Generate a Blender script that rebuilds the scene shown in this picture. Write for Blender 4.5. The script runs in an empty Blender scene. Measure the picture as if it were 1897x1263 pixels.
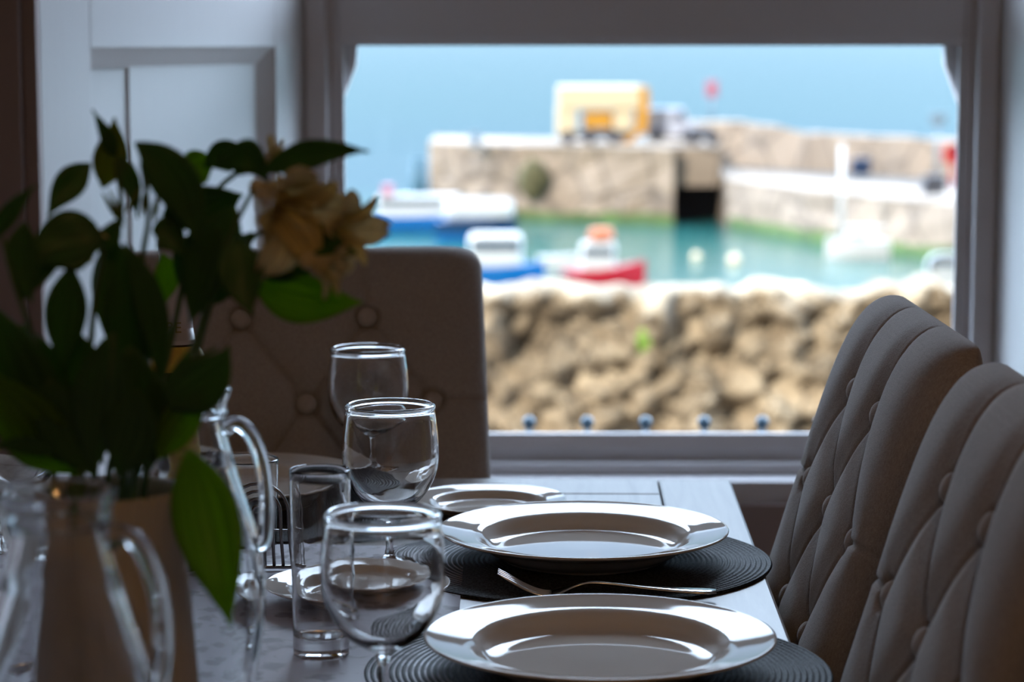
import bpy, bmesh, math, random
from mathutils import Vector, Matrix, noise
random.seed(7)
C = bpy.context.scene.collection
S = bpy.context.scene
PI = math.pi
# ------------------------------------------------------------------ camera
F = 4479.0; TH = math.radians(7.14); CZ = 1.245; TZ = 0.76
cam_d = bpy.data.cameras.new('camera'); cam = bpy.data.objects.new('camera', cam_d); C.objects.link(cam)
cam.location = (0, 0, CZ); cam.rotation_euler = (PI/2 - TH, 0, 0)
cam_d.sensor_width = 36; cam_d.lens = 36*F/1897; cam_d.clip_start = .05; cam_d.clip_end = 20000
cam_d.dof.use_dof = True; cam_d.dof.focus_distance = 2.15; cam_d.dof.aperture_fstop = 6.2; cam_d.dof.aperture_blades = 0
S.camera = cam
S.view_settings.view_transform = 'Standard'; S.view_settings.look = 'None'
S.view_settings.exposure = 0.0; S.view_settings.gamma = 1; S.view_settings.use_curve_mapping = False
S.cycles.max_bounces = 18; S.cycles.transmission_bounces = 14; S.cycles.transparent_max_bounces = 16
S.cycles.diffuse_bounces = 5; S.cycles.glossy_bounces = 6
S.cycles.use_denoising = True; S.cycles.sample_clamp_indirect = 6.0; S.cycles.blur_glossy = 0.3
# ------------------------------------------------------------------ sky and sun
W = bpy.data.worlds.new('sky'); S.world = W; W.use_nodes = True
nt = W.node_tree; nt.nodes.clear()
wo = nt.nodes.new('ShaderNodeOutputWorld'); bg = nt.nodes.new('ShaderNodeBackground')
tc = nt.nodes.new('ShaderNodeTexCoord'); sp = nt.nodes.new('ShaderNodeSeparateXYZ'); cr = nt.nodes.new('ShaderNodeValToRGB')
nt.links.new(tc.outputs['Generated'], sp.inputs[0]); nt.links.new(sp.outputs['Z'], cr.inputs[0])
ax_ = nt.nodes.new('ShaderNodeMath'); ax_.operation = 'MULTIPLY'; nt.links.new(sp.outputs['X'], ax_.inputs[0]); nt.links.new(sp.outputs['X'], ax_.inputs[1])
gt = nt.nodes.new('ShaderNodeMath'); gt.operation = 'MULTIPLY_ADD'; gt.inputs[1].default_value = 2.5; gt.inputs[2].default_value = 1.0
nt.links.new(ax_.outputs[0], gt.inputs[0])
dk = nt.nodes.new('ShaderNodeMapRange'); dk.inputs['From Min'].default_value = -.25; dk.inputs['From Max'].default_value = .15; dk.inputs['To Min'].default_value = .10
nt.links.new(sp.outputs['Y'], dk.inputs[0]); g2 = nt.nodes.new('ShaderNodeMath'); g2.operation = 'MULTIPLY'
nt.links.new(gt.outputs[0], g2.inputs[0]); nt.links.new(dk.outputs[0], g2.inputs[1]); nt.links.new(g2.outputs[0], bg.inputs[1])   # sky shaped to light the room: added side glow, dim behind the camera
nt.links.new(cr.outputs[0], bg.inputs[0]); nt.links.new(bg.outputs[0], wo.inputs[0])
bg.inputs[1].default_value = 1.0
cr.color_ramp.elements[0].position = 0.0; cr.color_ramp.elements[0].color = (.28, .52, .60, 1)
cr.color_ramp.elements[1].position = 1.0; cr.color_ramp.elements[1].color = (1.8, 2.3, 3.0, 1)
e = cr.color_ramp.elements.new(.10); e.color = (.62, .90, 1.2, 1)
e = cr.color_ramp.elements.new(.21); e.color = (.95, 1.35, 1.9, 1)
e = cr.color_ramp.elements.new(.40); e.color = (10.0, 12.4, 15.6, 1)
e = cr.color_ramp.elements.new(.78); e.color = (6.5, 8.2, 10.6, 1)
sd = bpy.data.lights.new('sun', 'SUN'); sd.energy = 7.5; sd.angle = .01; sd.color = (1, .93, .82)
so = bpy.data.objects.new('sun', sd); C.objects.link(so)
so.rotation_euler = Vector((-.42, -.66, .40)).to_track_quat('Z', 'Y').to_euler()

# ------------------------------------------------------------------ helpers
def ray(px, py):
    cx = (px-948.5)/F; cy = -(py-631.5)/F
    return Vector((cx, math.cos(TH)+cy*math.sin(TH), -math.sin(TH)+cy*math.cos(TH)))
def PY(px, py, Y):
    d = ray(px, py); t = Y/d.y; return Vector((0, 0, CZ))+d*t
def PZ(px, py, Z):
    d = ray(px, py); t = (Z-CZ)/d.z; return Vector((0, 0, CZ))+d*t

def tag(o, label=None, cat=None, group=None, kind=None):
    if label: o['label'] = label
    if cat: o['category'] = cat
    if group: o['group'] = group
    if kind: o['kind'] = kind
    return o
def empty(name, loc=(0, 0, 0), rz=0, label=None, cat=None, group=None):
    o = bpy.data.objects.new(name, None); C.objects.link(o)
    o.location = loc; o.rotation_euler = (0, 0, rz); o.empty_display_size = .05
    return tag(o, label, cat, group)
def obj(name, bm, m, parent=None, smooth=True, loc=None):
    me = bpy.data.meshes.new(name)
    bmesh.ops.recalc_face_normals(bm, faces=bm.faces[:]) if bm.get('nr', True) else None
    bm_ = bm['bm']; bm_.to_mesh(me); bm_.free()
    return me
def link(name, bm, m, parent=None, smooth=True, loc=None, rz=None, recalc=True):
    if recalc: bmesh.ops.recalc_face_normals(bm, faces=bm.faces[:])
    me = bpy.data.meshes.new(name); bm.to_mesh(me); bm.free()
    for mm in (m if isinstance(m, (list, tuple)) else [m]): me.materials.append(mm)
    if smooth:
        me.polygons.foreach_set('use_smooth', [True]*len(me.polygons))
        if smooth == 'sharp': me.set_sharp_from_angle(angle=math.radians(35))
    o = bpy.data.objects.new(name, me); C.objects.link(o)
    if parent: o.parent = parent
    if loc is not None: o.location = loc
    if rz is not None: o.rotation_euler = (0, 0, rz)
    return o
def copy_tree(o, parent=None):
    c = o.copy(); C.objects.link(c)
    if parent: c.parent = parent
    for ch in list(o.children): copy_tree(ch, c)
    return c
def bm_new(): return bmesh.new()
def box(bm, x0, x1, y0, y1, z0, z1, bev=0, seg=2, M=None, mat=0):
    r = bmesh.ops.create_cube(bm, size=1)
    vs = r['verts']
    bmesh.ops.scale(bm, vec=(x1-x0, y1-y0, z1-z0), verts=vs)
    bmesh.ops.translate(bm, vec=((x0+x1)/2, (y0+y1)/2, (z0+z1)/2), verts=vs)
    fs = set(f for v in vs for f in v.link_faces)
    if bev:
        es = list(set(e for v in vs for e in v.link_edges))
        b = bmesh.ops.bevel(bm, geom=es, offset=bev, segments=seg, affect='EDGES', profile=.5)
        vs = list(set(v for f in b['faces'] for v in f.verts) | set(v for v in vs if v.is_valid))
        fs = set(f for v in vs for f in v.link_faces)
    for f in fs: f.material_index = mat
    if M is not None: bmesh.ops.transform(bm, matrix=M, verts=vs)
    return vs
def catmull(pts, n=6):
    out = []
    P = [pts[0]]+list(pts)+[pts[-1]]
    for i in range(1, len(P)-2):
        a, b, c, d = [Vector(p) for p in P[i-1:i+3]]
        for k in range(n):
            t = k/n
            out.append(.5*((2*b)+(c-a)*t+(2*a-5*b+4*c-d)*t*t+(3*b-a-3*c+d)*t**3))
    out.append(Vector(pts[-1])); return out
def lathe(bm, prof, seg=64, mod=None, mat=0):
    """prof: list of (r,z); r==0 at ends closes"""
    rings = []
    for r, z in prof:
        if r < 1e-6: rings.append([bm.verts.new((0, 0, z))]); continue
        ring = []
        for i in range(seg):
            a = 2*PI*i/seg; rr, zz, dx = r, z, 0
            if mod: rr, zz = mod(r, z, a)
            ring.append(bm.verts.new((rr*math.cos(a), rr*math.sin(a), zz)))
        rings.append(ring)
    for A, B in zip(rings, rings[1:]):
        for i in range(seg):
            j = (i+1) % seg
            if len(A) == 1 and len(B) == 1: continue
            if len(A) == 1: f = bm.faces.new((A[0], B[i], B[j]))
            elif len(B) == 1: f = bm.faces.new((A[i], B[0], A[j]))
            else: f = bm.faces.new((A[i], B[i], B[j], A[j]))
            f.material_index = mat
def tube(bm, pts, r, seg=10, cap=True, flat=1.0):
    pts = [Vector(p) for p in pts]; n = len(pts)
    rad = r if isinstance(r, (list, tuple)) else [r]*n
    up = Vector((0, 0, 1)); rings = []
    t0 = (pts[1]-pts[0]).normalized()
    if abs(t0.dot(up)) > .95: up = Vector((0, 1, 0))
    nrm = t0.cross(up).normalized()
    for i, p in enumerate(pts):
        t = (pts[min(i+1, n-1)]-pts[max(i-1, 0)]).normalized()
        nrm = (nrm-t*nrm.dot(t)).normalized(); b = t.cross(nrm)
        rings.append([bm.verts.new(p+(nrm*math.cos(2*PI*k/seg)*flat+b*math.sin(2*PI*k/seg))*rad[i]) for k in range(seg)])
    for A, B in zip(rings, rings[1:]):
        for k in range(seg): bm.faces.new((A[k], A[(k+1) % seg], B[(k+1) % seg], B[k]))
    if cap: bm.faces.new(rings[0]); bm.faces.new(rings[-1])
def prism(bm, poly, y0, y1, mat=0, axis='y'):
    """poly list of (a,b) extruded along axis"""
    def mk(a, b, c): return {'y': (a, c, b), 'x': (c, a, b), 'z': (a, b, c)}[axis]
    A = [bm.verts.new(mk(a, b, y0)) for a, b in poly]; B = [bm.verts.new(mk(a, b, y1)) for a, b in poly]
    fs = [bm.faces.new(A), bm.faces.new(B)]
    for i in range(len(poly)): fs.append(bm.faces.new((A[i], A[(i+1) % len(A)], B[(i+1) % len(A)], B[i])))
    for f in fs: f.material_index = mat
# ------------------------------------------------------------------ materials
MC = {}
def mat(name, col, rough=.5, metal=0, bump=0, bscale=200, var=0, vscale=20, stretch=(1, 1, 1), spec=.5, coat=0, coat_r=.1,
        trans=0, ior=1.45, sub=0, col2=None, detail=4):
    m = bpy.data.materials.new(name); m.use_nodes = True; t = m.node_tree
    b = t.nodes['Principled BSDF']
    b.inputs['Base Color'].default_value = (*col, 1); b.inputs['Roughness'].default_value = rough
    b.inputs['Metallic'].default_value = metal; b.inputs['Specular IOR Level'].default_value = spec
    b.inputs['Coat Weight'].default_value = coat; b.inputs['Coat Roughness'].default_value = coat_r
    b.inputs['Transmission Weight'].default_value = trans; b.inputs['IOR'].default_value = ior
    if var or bump or col2:
        tcn = t.nodes.new('ShaderNodeTexCoord'); mp = t.nodes.new('ShaderNodeMapping'); mp.inputs['Scale'].default_value = stretch
        t.links.new(tcn.outputs['Object'], mp.inputs[0])
    if var or col2:
        nz = t.nodes.new('ShaderNodeTexNoise'); nz.inputs['Scale'].default_value = vscale; nz.inputs['Detail'].default_value = detail
        t.links.new(mp.outputs[0], nz.inputs['Vector'])
        rp = t.nodes.new('ShaderNodeValToRGB'); rp.color_ramp.elements[0].position = .35; rp.color_ramp.elements[1].position = .65
        c2 = col2 or tuple(min(1, c*(1+var)) for c in col); c1 = tuple(c*(1-var) for c in col)
        rp.color_ramp.elements[0].color = (*c1, 1); rp.color_ramp.elements[1].color = (*c2, 1)
        t.links.new(nz.outputs[0], rp.inputs[0]); t.links.new(rp.outputs[0], b.inputs['Base Color'])
    if bump:
        n2 = t.nodes.new('ShaderNodeTexNoise'); n2.inputs['Scale'].default_value = bscale; n2.inputs['Detail'].default_value = 3
        t.links.new(mp.outputs[0], n2.inputs['Vector'])
        bp = t.nodes.new('ShaderNodeBump'); bp.inputs['Strength'].default_value = bump; bp.inputs['Distance'].default_value = .01
        t.links.new(n2.outputs[0], bp.inputs['Height']); t.links.new(bp.outputs[0], b.inputs['Normal'])
    return m
M_paint = mat('white_gloss_paint', (.60, .59, .59), .28, bump=.05, bscale=14, stretch=(3, 3, .5), spec=.5)
M_sash = mat('white_sash_paint', (.50, .48, .49), .33, bump=.03, bscale=20)
M_wall = mat('taupe_wall_paint', (.30, .25, .24), .8, bump=.05, bscale=120)
M_arch = mat('brown_painted_timber', (.24, .18, .17), .5, bump=.03, bscale=40)
M_ceil = mat('ceiling_paint', (.75, .72, .68), .9)
M_floor = mat('oak_floor', (.20, .13, .085), .4, var=.3, vscale=3, stretch=(6, .5, 1))
M_porc = mat('white_porcelain', (.72, .66, .60), .045, spec=.45)
M_glass = mat('clear_glass', (1, 1, 1), 0, trans=1, ior=1.5, bump=.035, bscale=28)
M_jug = mat('clear_jug_glass', (.97, .99, 1), .0, trans=1, ior=1.5, bump=.02, bscale=20)
M_steel = mat('polished_steel', (.62, .60, .58), .16, metal=1)
M_wire = mat('dull_chrome_wire', (.30, .28, .27), .25, metal=1)
M_cer = mat('cream_ribbed_ceramic', (.46, .42, .37), .35, var=.06, vscale=8)
M_darkwood = mat('dark_leg_wood', (.06, .04, .03), .4)
M_stem = mat('green_stem', (.07, .13, .03), .5)
M_iron = mat('blue_black_iron', (.012, .035, .055), .3, spec=.4)
M_btn = None

def fabric(name, c1, c2):
    m = bpy.data.materials.new(name); m.use_nodes = True; t = m.node_tree; b = t.nodes['Principled BSDF']
    b.inputs['Roughness'].default_value = .9; b.inputs['Specular IOR Level'].default_value = .15
    b.inputs['Sheen Weight'].default_value = .35; b.inputs['Sheen Roughness'].default_value = .4
    tcn = t.nodes.new('ShaderNodeTexCoord'); ns = []
    for sc in ((1300, 260, 260), (260, 1300, 1300)):
        mp = t.nodes.new('ShaderNodeMapping'); mp.inputs['Scale'].default_value = sc
        t.links.new(tcn.outputs['Object'], mp.inputs[0])
        n = t.nodes.new('ShaderNodeTexNoise'); n.inputs['Scale'].default_value = 1; n.inputs['Detail'].default_value = 2
        t.links.new(mp.outputs[0], n.inputs['Vector']); ns.append(n)
    ad = t.nodes.new('ShaderNodeMath'); ad.operation = 'ADD'
    t.links.new(ns[0].outputs[0], ad.inputs[0]); t.links.new(ns[1].outputs[0], ad.inputs[1])
    rp = t.nodes.new('ShaderNodeMapRange'); rp.inputs['From Min'].default_value = .7; rp.inputs['From Max'].default_value = 1.3
    t.links.new(ad.outputs[0], rp.inputs[0])
    mx = t.nodes.new('ShaderNodeMix'); mx.data_type = 'RGBA'; mx.inputs[6].default_value = (*c1, 1); mx.inputs[7].default_value = (*c2, 1)
    t.links.new(rp.outputs[0], mx.inputs[0]); t.links.new(mx.outputs[2], b.inputs['Base Color'])
    bp = t.nodes.new('ShaderNodeBump'); bp.inputs['Strength'].default_value = .35; bp.inputs['Distance'].default_value = .0012
    t.links.new(ad.outputs[0], bp.inputs['Height']); t.links.new(bp.outputs[0], b.inputs['Normal'])
    return m
M_fab = fabric('greige_linen', (.30, .26, .235), (.44, .39, .36))
M_btn = fabric('greige_linen_button', (.38, .33, .30), (.50, .44, .40))

def wood_table():
    m = mat('limed_oak', (.36, .29, .24), .32, spec=.5); t = m.node_tree; b = t.nodes['Principled BSDF']
    tcn = t.nodes.new('ShaderNodeTexCoord'); mp = t.nodes.new('ShaderNodeMapping'); mp.inputs['Scale'].default_value = (40, 3, 10)
    n = t.nodes.new('ShaderNodeTexNoise'); n.inputs['Scale'].default_value = 1.5; n.inputs['Detail'].default_value = 6; n.inputs['Distortion'].default_value = .6
    rp = t.nodes.new('ShaderNodeValToRGB'); rp.color_ramp.elements[0].position = .3; rp.color_ramp.elements[1].position = .7
    rp.color_ramp.elements[0].color = (.16, .125, .10, 1); rp.color_ramp.elements[1].color = (.27, .22, .19, 1)
    t.links.new(tcn.outputs['Object'], mp.inputs[0]); t.links.new(mp.outputs[0], n.inputs['Vector']); t.links.new(n.outputs[0], rp.inputs[0])
    t.links.new(rp.outputs[0], b.inputs['Base Color'])
    bp = t.nodes.new('ShaderNodeBump'); bp.inputs['Strength'].default_value = .12; bp.inputs['Distance'].default_value = .002
    t.links.new(n.outputs[0], bp.inputs['Height']); t.links.new(bp.outputs[0], b.inputs['Normal'])
    return m
M_table = wood_table()

def damask():
    m = mat('silver_damask', (.45, .43, .46), .5, spec=.4); t = m.node_tree; b = t.nodes['Principled BSDF']
    tcn = t.nodes.new('ShaderNodeTexCoord'); v = t.nodes.new('ShaderNodeTexVoronoi'); v.inputs['Scale'].default_value = 38
    n = t.nodes.new('ShaderNodeTexNoise'); n.inputs['Scale'].default_value = 45; n.inputs['Distortion'].default_value = 1.5
    ad = t.nodes.new('ShaderNodeMath'); ad.operation = 'MULTIPLY'
    t.links.new(tcn.outputs['Object'], v.inputs['Vector']); t.links.new(tcn.outputs['Object'], n.inputs['Vector'])
    t.links.new(v.outputs['Distance'], ad.inputs[0]); t.links.new(n.outputs[0], ad.inputs[1])
    rp = t.nodes.new('ShaderNodeValToRGB'); rp.color_ramp.elements[0].position = .13; rp.color_ramp.elements[1].position = .22
    rp.color_ramp.elements[0].color = (.24, .21, .23, 1); rp.color_ramp.elements[1].color = (.48, .45, .50, 1)
    t.links.new(ad.outputs[0], rp.inputs[0]); t.links.new(rp.outputs[0], b.inputs['Base Color'])
    return m
M_runner = damask()

def woven():
    m = mat('charcoal_woven_cord', (.05, .05, .055), .62, spec=.2); t = m.node_tree; b = t.nodes['Principled BSDF']
    tcn = t.nodes.new('ShaderNodeTexCoord'); n = t.nodes.new('ShaderNodeTexNoise'); n.inputs['Scale'].default_value = 400; n.inputs['Detail'].default_value = 2
    t.links.new(tcn.outputs['Object'], n.inputs['Vector'])
    rp = t.nodes.new('ShaderNodeValToRGB'); rp.color_ramp.elements[0].color = (.010, .010, .012, 1); rp.color_ramp.elements[1].color = (.055, .058, .066, 1)
    rp.color_ramp.elements[0].position = .35; rp.color_ramp.elements[1].position = .7
    t.links.new(n.outputs[0], rp.inputs[0]); t.links.new(rp.outputs[0], b.inputs['Base Color'])
    bp = t.nodes.new('ShaderNodeBump'); bp.inputs['Strength'].default_value = .6; bp.inputs['Distance'].default_value = .001
    t.links.new(n.outputs[0], bp.inputs['Height']); t.links.new(bp.outputs[0], b.inputs['Normal'])
    return m
M_mat = woven()

def leafmat(name, dif, trn, mixf=.45):
    m = bpy.data.materials.new(name); m.use_nodes = True; t = m.node_tree; t.nodes.clear()
    o = t.nodes.new('ShaderNodeOutputMaterial'); p = t.nodes.new('ShaderNodeBsdfPrincipled'); tr = t.nodes.new('ShaderNodeBsdfTranslucent')
    mx = t.nodes.new('ShaderNodeMixShader'); mx.inputs[0].default_value = mixf
    uv = t.nodes.new('ShaderNodeUVMap'); mp = t.nodes.new('ShaderNodeMapping'); mp.inputs['Scale'].default_value = (26, .6, 1)
    w = t.nodes.new('ShaderNodeTexNoise'); w.inputs['Scale'].default_value = 1; w.inputs['Detail'].default_value = 1
    t.links.new(uv.outputs[0], mp.inputs[0]); t.links.new(mp.outputs[0], w.inputs['Vector'])
    for tgt, c in ((p.inputs['Base Color'], dif), (tr.inputs['Color'], trn)):
        rp = t.nodes.new('ShaderNodeValToRGB'); rp.color_ramp.elements[0].position = .3; rp.color_ramp.elements[1].position = .7
        rp.color_ramp.elements[0].color = (*[q*.7 for q in c], 1); rp.color_ramp.elements[1].color = (*[min(1, q*1.2) for q in c], 1)
        t.links.new(w.outputs[0], rp.inputs[0]); t.links.new(rp.outputs[0], tgt)
    bp = t.nodes.new('ShaderNodeBump'); bp.inputs['Strength'].default_value = .3; bp.inputs['Distance'].default_value = .001
    t.links.new(w.outputs[0], bp.inputs['Height']); t.links.new(bp.outputs[0], p.inputs['Normal'])
    p.inputs['Roughness'].default_value = .38; p.inputs['Specular IOR Level'].default_value = .35
    t.links.new(p.outputs[0], mx.inputs[1]); t.links.new(tr.outputs[0], mx.inputs[2]); t.links.new(mx.outputs[0], o.inputs[0])
    return m
M_leaf = leafmat('dark_green_leaf', (.055, .135, .045), (.10, .27, .03), .42)
M_leafl = leafmat('fresh_green_leaf', (.10, .20, .02), (.34, .56, .03), .55)
M_leafo = leafmat('olive_green_leaf', (.15, .19, .04), (.28, .34, .03), .5)
M_petal = leafmat('pale_yellow_petal', (.88, .77, .55), (.90, .76, .50), .5)
M_petal2 = leafmat('yellow_petal_with_brown_streaks', (.82, .70, .38), (.85, .74, .38), .45)
M_sten = mat('cream_stamen', (.55, .5, .3), .5)

def pane_mat():
    m = bpy.data.materials.new('window_glass'); m.use_nodes = True; t = m.node_tree; t.nodes.clear()
    o = t.nodes.new('ShaderNodeOutputMaterial'); a = t.nodes.new('ShaderNodeBsdfTransparent'); g = t.nodes.new('ShaderNodeBsdfGlossy')
    fr = t.nodes.new('ShaderNodeFresnel'); ge = t.nodes.new('ShaderNodeNewGeometry'); mi = t.nodes.new('ShaderNodeMapRange'); mi.inputs['To Min'].default_value = 1.45; mi.inputs['To Max'].default_value = 1/1.45
    t.links.new(ge.outputs['Backfacing'], mi.inputs[0]); t.links.new(mi.outputs[0], fr.inputs[0]); mx = t.nodes.new('ShaderNodeMixShader')
    g.inputs['Roughness'].default_value = 0; a.inputs[0].default_value = (.985, .995, 1, 1)
    t.links.new(fr.outputs[0], mx.inputs[0]); t.links.new(a.outputs[0], mx.inputs[1]); t.links.new(g.outputs[0], mx.inputs[2]); t.links.new(mx.outputs[0], o.inputs[0])
    return m
M_pane = pane_mat()

def stone(name, c_hi, c_lo, dark, scale, crack=.12, var_scale=.4):
    m = bpy.data.materials.new(name); m.use_nodes = True; t = m.node_tree; b = t.nodes['Principled BSDF']; b.inputs['Roughness'].default_value = .9
    tcn = t.nodes.new('ShaderNodeTexCoord'); v = t.nodes.new('ShaderNodeTexVoronoi'); v.inputs['Scale'].default_value = scale
    v2 = t.nodes.new('ShaderNodeTexVoronoi'); v2.feature = 'DISTANCE_TO_EDGE'; v2.inputs['Scale'].default_value = scale
    n = t.nodes.new('ShaderNodeTexNoise'); n.inputs['Scale'].default_value = scale*var_scale; n.inputs['Detail'].default_value = 6
    for q in (v, v2, n): t.links.new(tcn.outputs['Object'], q.inputs['Vector'])
    sx = t.nodes.new('ShaderNodeSeparateColor'); t.links.new(v.outputs['Color'], sx.inputs[0])
    ad = t.nodes.new('ShaderNodeMath'); ad.operation = 'MULTIPLY_ADD'; ad.inputs[1].default_value = .5
    sb = t.nodes.new('ShaderNodeMath'); sb.operation = 'MULTIPLY_ADD'; sb.inputs[1].default_value = 1.6; sb.inputs[2].default_value = -.55
    t.links.new(n.outputs[0], sb.inputs[0]); t.links.new(sx.outputs[0], ad.inputs[0]); t.links.new(sb.outputs[0], ad.inputs[2])
    mx = t.nodes.new('ShaderNodeMix'); mx.data_type = 'RGBA'; mx.inputs[6].default_value = (*c_lo, 1); mx.inputs[7].default_value = (*c_hi, 1)
    t.links.new(ad.outputs[0], mx.inputs[0])
    rp = t.nodes.new('ShaderNodeMapRange'); rp.inputs['From Max'].default_value = crack
    t.links.new(v2.outputs['Distance'], rp.inputs[0])
    m2 = t.nodes.new('ShaderNodeMix'); m2.data_type = 'RGBA'; m2.inputs[6].default_value = (*dark, 1)
    t.links.new(rp.outputs[0], m2.inputs[0]); t.links.new(mx.outputs[2], m2.inputs[7]); t.links.new(m2.outputs[2], b.inputs['Base Color'])
    return m
M_rubble = stone('honey_rubble_stone', (.42, .33, .22), (.085, .055, .028), (.05, .036, .022), 2.4, .05, .8)
M_pier = stone('pale_pier_masonry', (.27, .205, .15), (.16, .12, .088), (.09, .068, .052), .45, .06, .6)
M_pier_shade = stone('masonry_painted_shade', (.018, .022, .030), (.011, .013, .018), (.008, .009, .012), .5, .06)  # shadow of the recess darkened into the stone colour
M_weed = mat('green_waterline_weed', (.055, .09, .02), .8, var=.3, vscale=1)
M_deck = mat('pale_quay_paving', (.075, .06, .048), .9, var=.15, vscale=.4)
M_white = mat('boat_white', (.46, .46, .46), .3)
M_blue = mat('boat_blue', (.003, .10, .32), .3)
M_navy = mat('boat_navy', (.004, .02, .06), .3)
M_red = mat('boat_red', (.36, .012, .025), .3)
M_orange = mat('orange_canopy', (.42, .12, .05), .5)
M_yel = mat('machine_yellow', (.42, .20, .02), .4)
M_cream = mat('cream_panel', (.50, .40, .26), .5)
M_dark = mat('dark_rubber', (.04, .04, .05), .5)
M_rust = mat('rust_orange', (.28, .10, .03), .8)
M_wind = mat('dark_window_glass', (.03, .05, .08), .05)
M_pink = mat('pink_red_paint', (.33, .10, .14), .5)
M_grey = mat('grey_post_paint', (.12, .16, .2), .5)

def sea_mat():
    m = bpy.data.materials.new('sea_water'); m.use_nodes = True; t = m.node_tree; b = t.nodes['Principled BSDF']
    b.inputs['Roughness'].default_value = .15; b.inputs['IOR'].default_value = 1.33; b.inputs['Specular IOR Level'].default_value = .25
    tcn = t.nodes.new('ShaderNodeTexCoord'); sx = t.nodes.new('ShaderNodeSeparateXYZ'); t.links.new(tcn.outputs['Object'], sx.inputs[0])
    mr = t.nodes.new('ShaderNodeMapRange'); mr.inputs['From Min'].default_value = 70; mr.inputs['From Max'].default_value = 300
    t.links.new(sx.outputs['Y'], mr.inputs[0])
    rp = t.nodes.new('ShaderNodeValToRGB'); rp.color_ramp.elements[0].color = (.03, .085, .075, 1); rp.color_ramp.elements[1].color = (.008, .045, .052, 1)
    e = rp.color_ramp.elements.new(.15); e.color = (.014, .075, .062, 1); e = rp.color_ramp.elements.new(.35); e.color = (.007, .04, .055, 1)
    t.links.new(mr.outputs[0], rp.inputs[0]); t.links.new(rp.outputs[0], b.inputs['Base Color'])
    n = t.nodes.new('ShaderNodeTexNoise'); n.inputs['Scale'].default_value = .9; n.inputs['Detail'].default_value = 4
    t.links.new(tcn.outputs['Object'], n.inputs['Vector'])
    bp = t.nodes.new('ShaderNodeBump'); bp.inputs['Strength'].default_value = .3; bp.inputs['Distance'].default_value = .12
    t.links.new(n.outputs[0], bp.inputs['Height']); t.links.new(bp.outputs[0], b.inputs['Normal'])
    return m
M_sea = sea_mat()

# ------------------------------------------------------------------ the room
def struct(name, bm, m, **k):
    o = link(name, bm, m, **k); o['kind'] = 'structure'; return o
WY, GY = 3.30, 4.00            # inner wall face, window plane
b = bm_new(); box(b, -2.6, 2.6, -2.8, 4.3, -.1, 0); struct('floor', b, M_floor, smooth=False)
b = bm_new(); box(b, -2.6, 2.6, -2.8, 4.3, 2.6, 2.75); struct('ceiling', b, M_ceil, smooth=False)
b = bm_new(); box(b, -2.6, -2.45, -2.8, 4.3, 0, 2.6); struct('wall_left', b, M_wall, smooth=False)
b = bm_new(); box(b, 2.45, 2.6, -2.8, 4.3, 0, 2.6); struct('wall_right', b, M_wall, smooth=False)
b = bm_new(); box(b, -2.45, 2.45, -2.8, -2.65, 0, 2.6); struct('wall_back', b, M_wall, smooth=False)
# openings in the front wall: main window (splayed) between added, unseen fill windows A and B
def xw(px, Y=GY, py=400): return PY(px, py, Y).x
def zw(py, Y=GY, px=948): return PY(px, py, Y).z
XL, XR = xw(566), xw(1842)        # main opening at the window plane
XLi = xw(78, WY, 300); XRi = XR + (XL-XLi)
ZB = zw(892, 3.895)                # sill top height
ZT = 2.25
b = bm_new()
SA = (-2.25, -1.20); SB = (1.62, 2.28)
box(b, -2.45, SA[0], WY, 4.2, 0, 2.6); box(b, SA[1], XLi-.02, WY, 4.2, 0, 2.6)
box(b, XRi+.02, SB[0], WY, 4.2, 0, 2.6); box(b, SB[1], 2.45, WY, 4.2, 0, 2.6)
for (a, c) in (SA, SB): box(b, a, c, WY, 4.2, 0, .5); box(b, a, c, WY, 4.2, ZT, 2.6)
box(b, XLi-.02, XRi+.02, WY, 4.2, ZT, 2.6)
box(b, XLi-.02, XRi+.02, 3.90, 4.2, 0, ZB-.02)
# masonry wedges behind the splayed shutters
prism(b, [(XLi-.03, WY+.03), (XLi-.03, 4.2), (XL-.05, 4.2), (XL-.05, GY+.03)], 0, 2.6, axis='z')
prism(b, [(XRi+.03, WY+.03), (XRi+.03, 4.2), (XR+.05, 4.2), (XR+.05, GY+.03)], 0, 2.6, axis='z')
struct('wall_front', b, M_wall, smooth=False)

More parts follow.
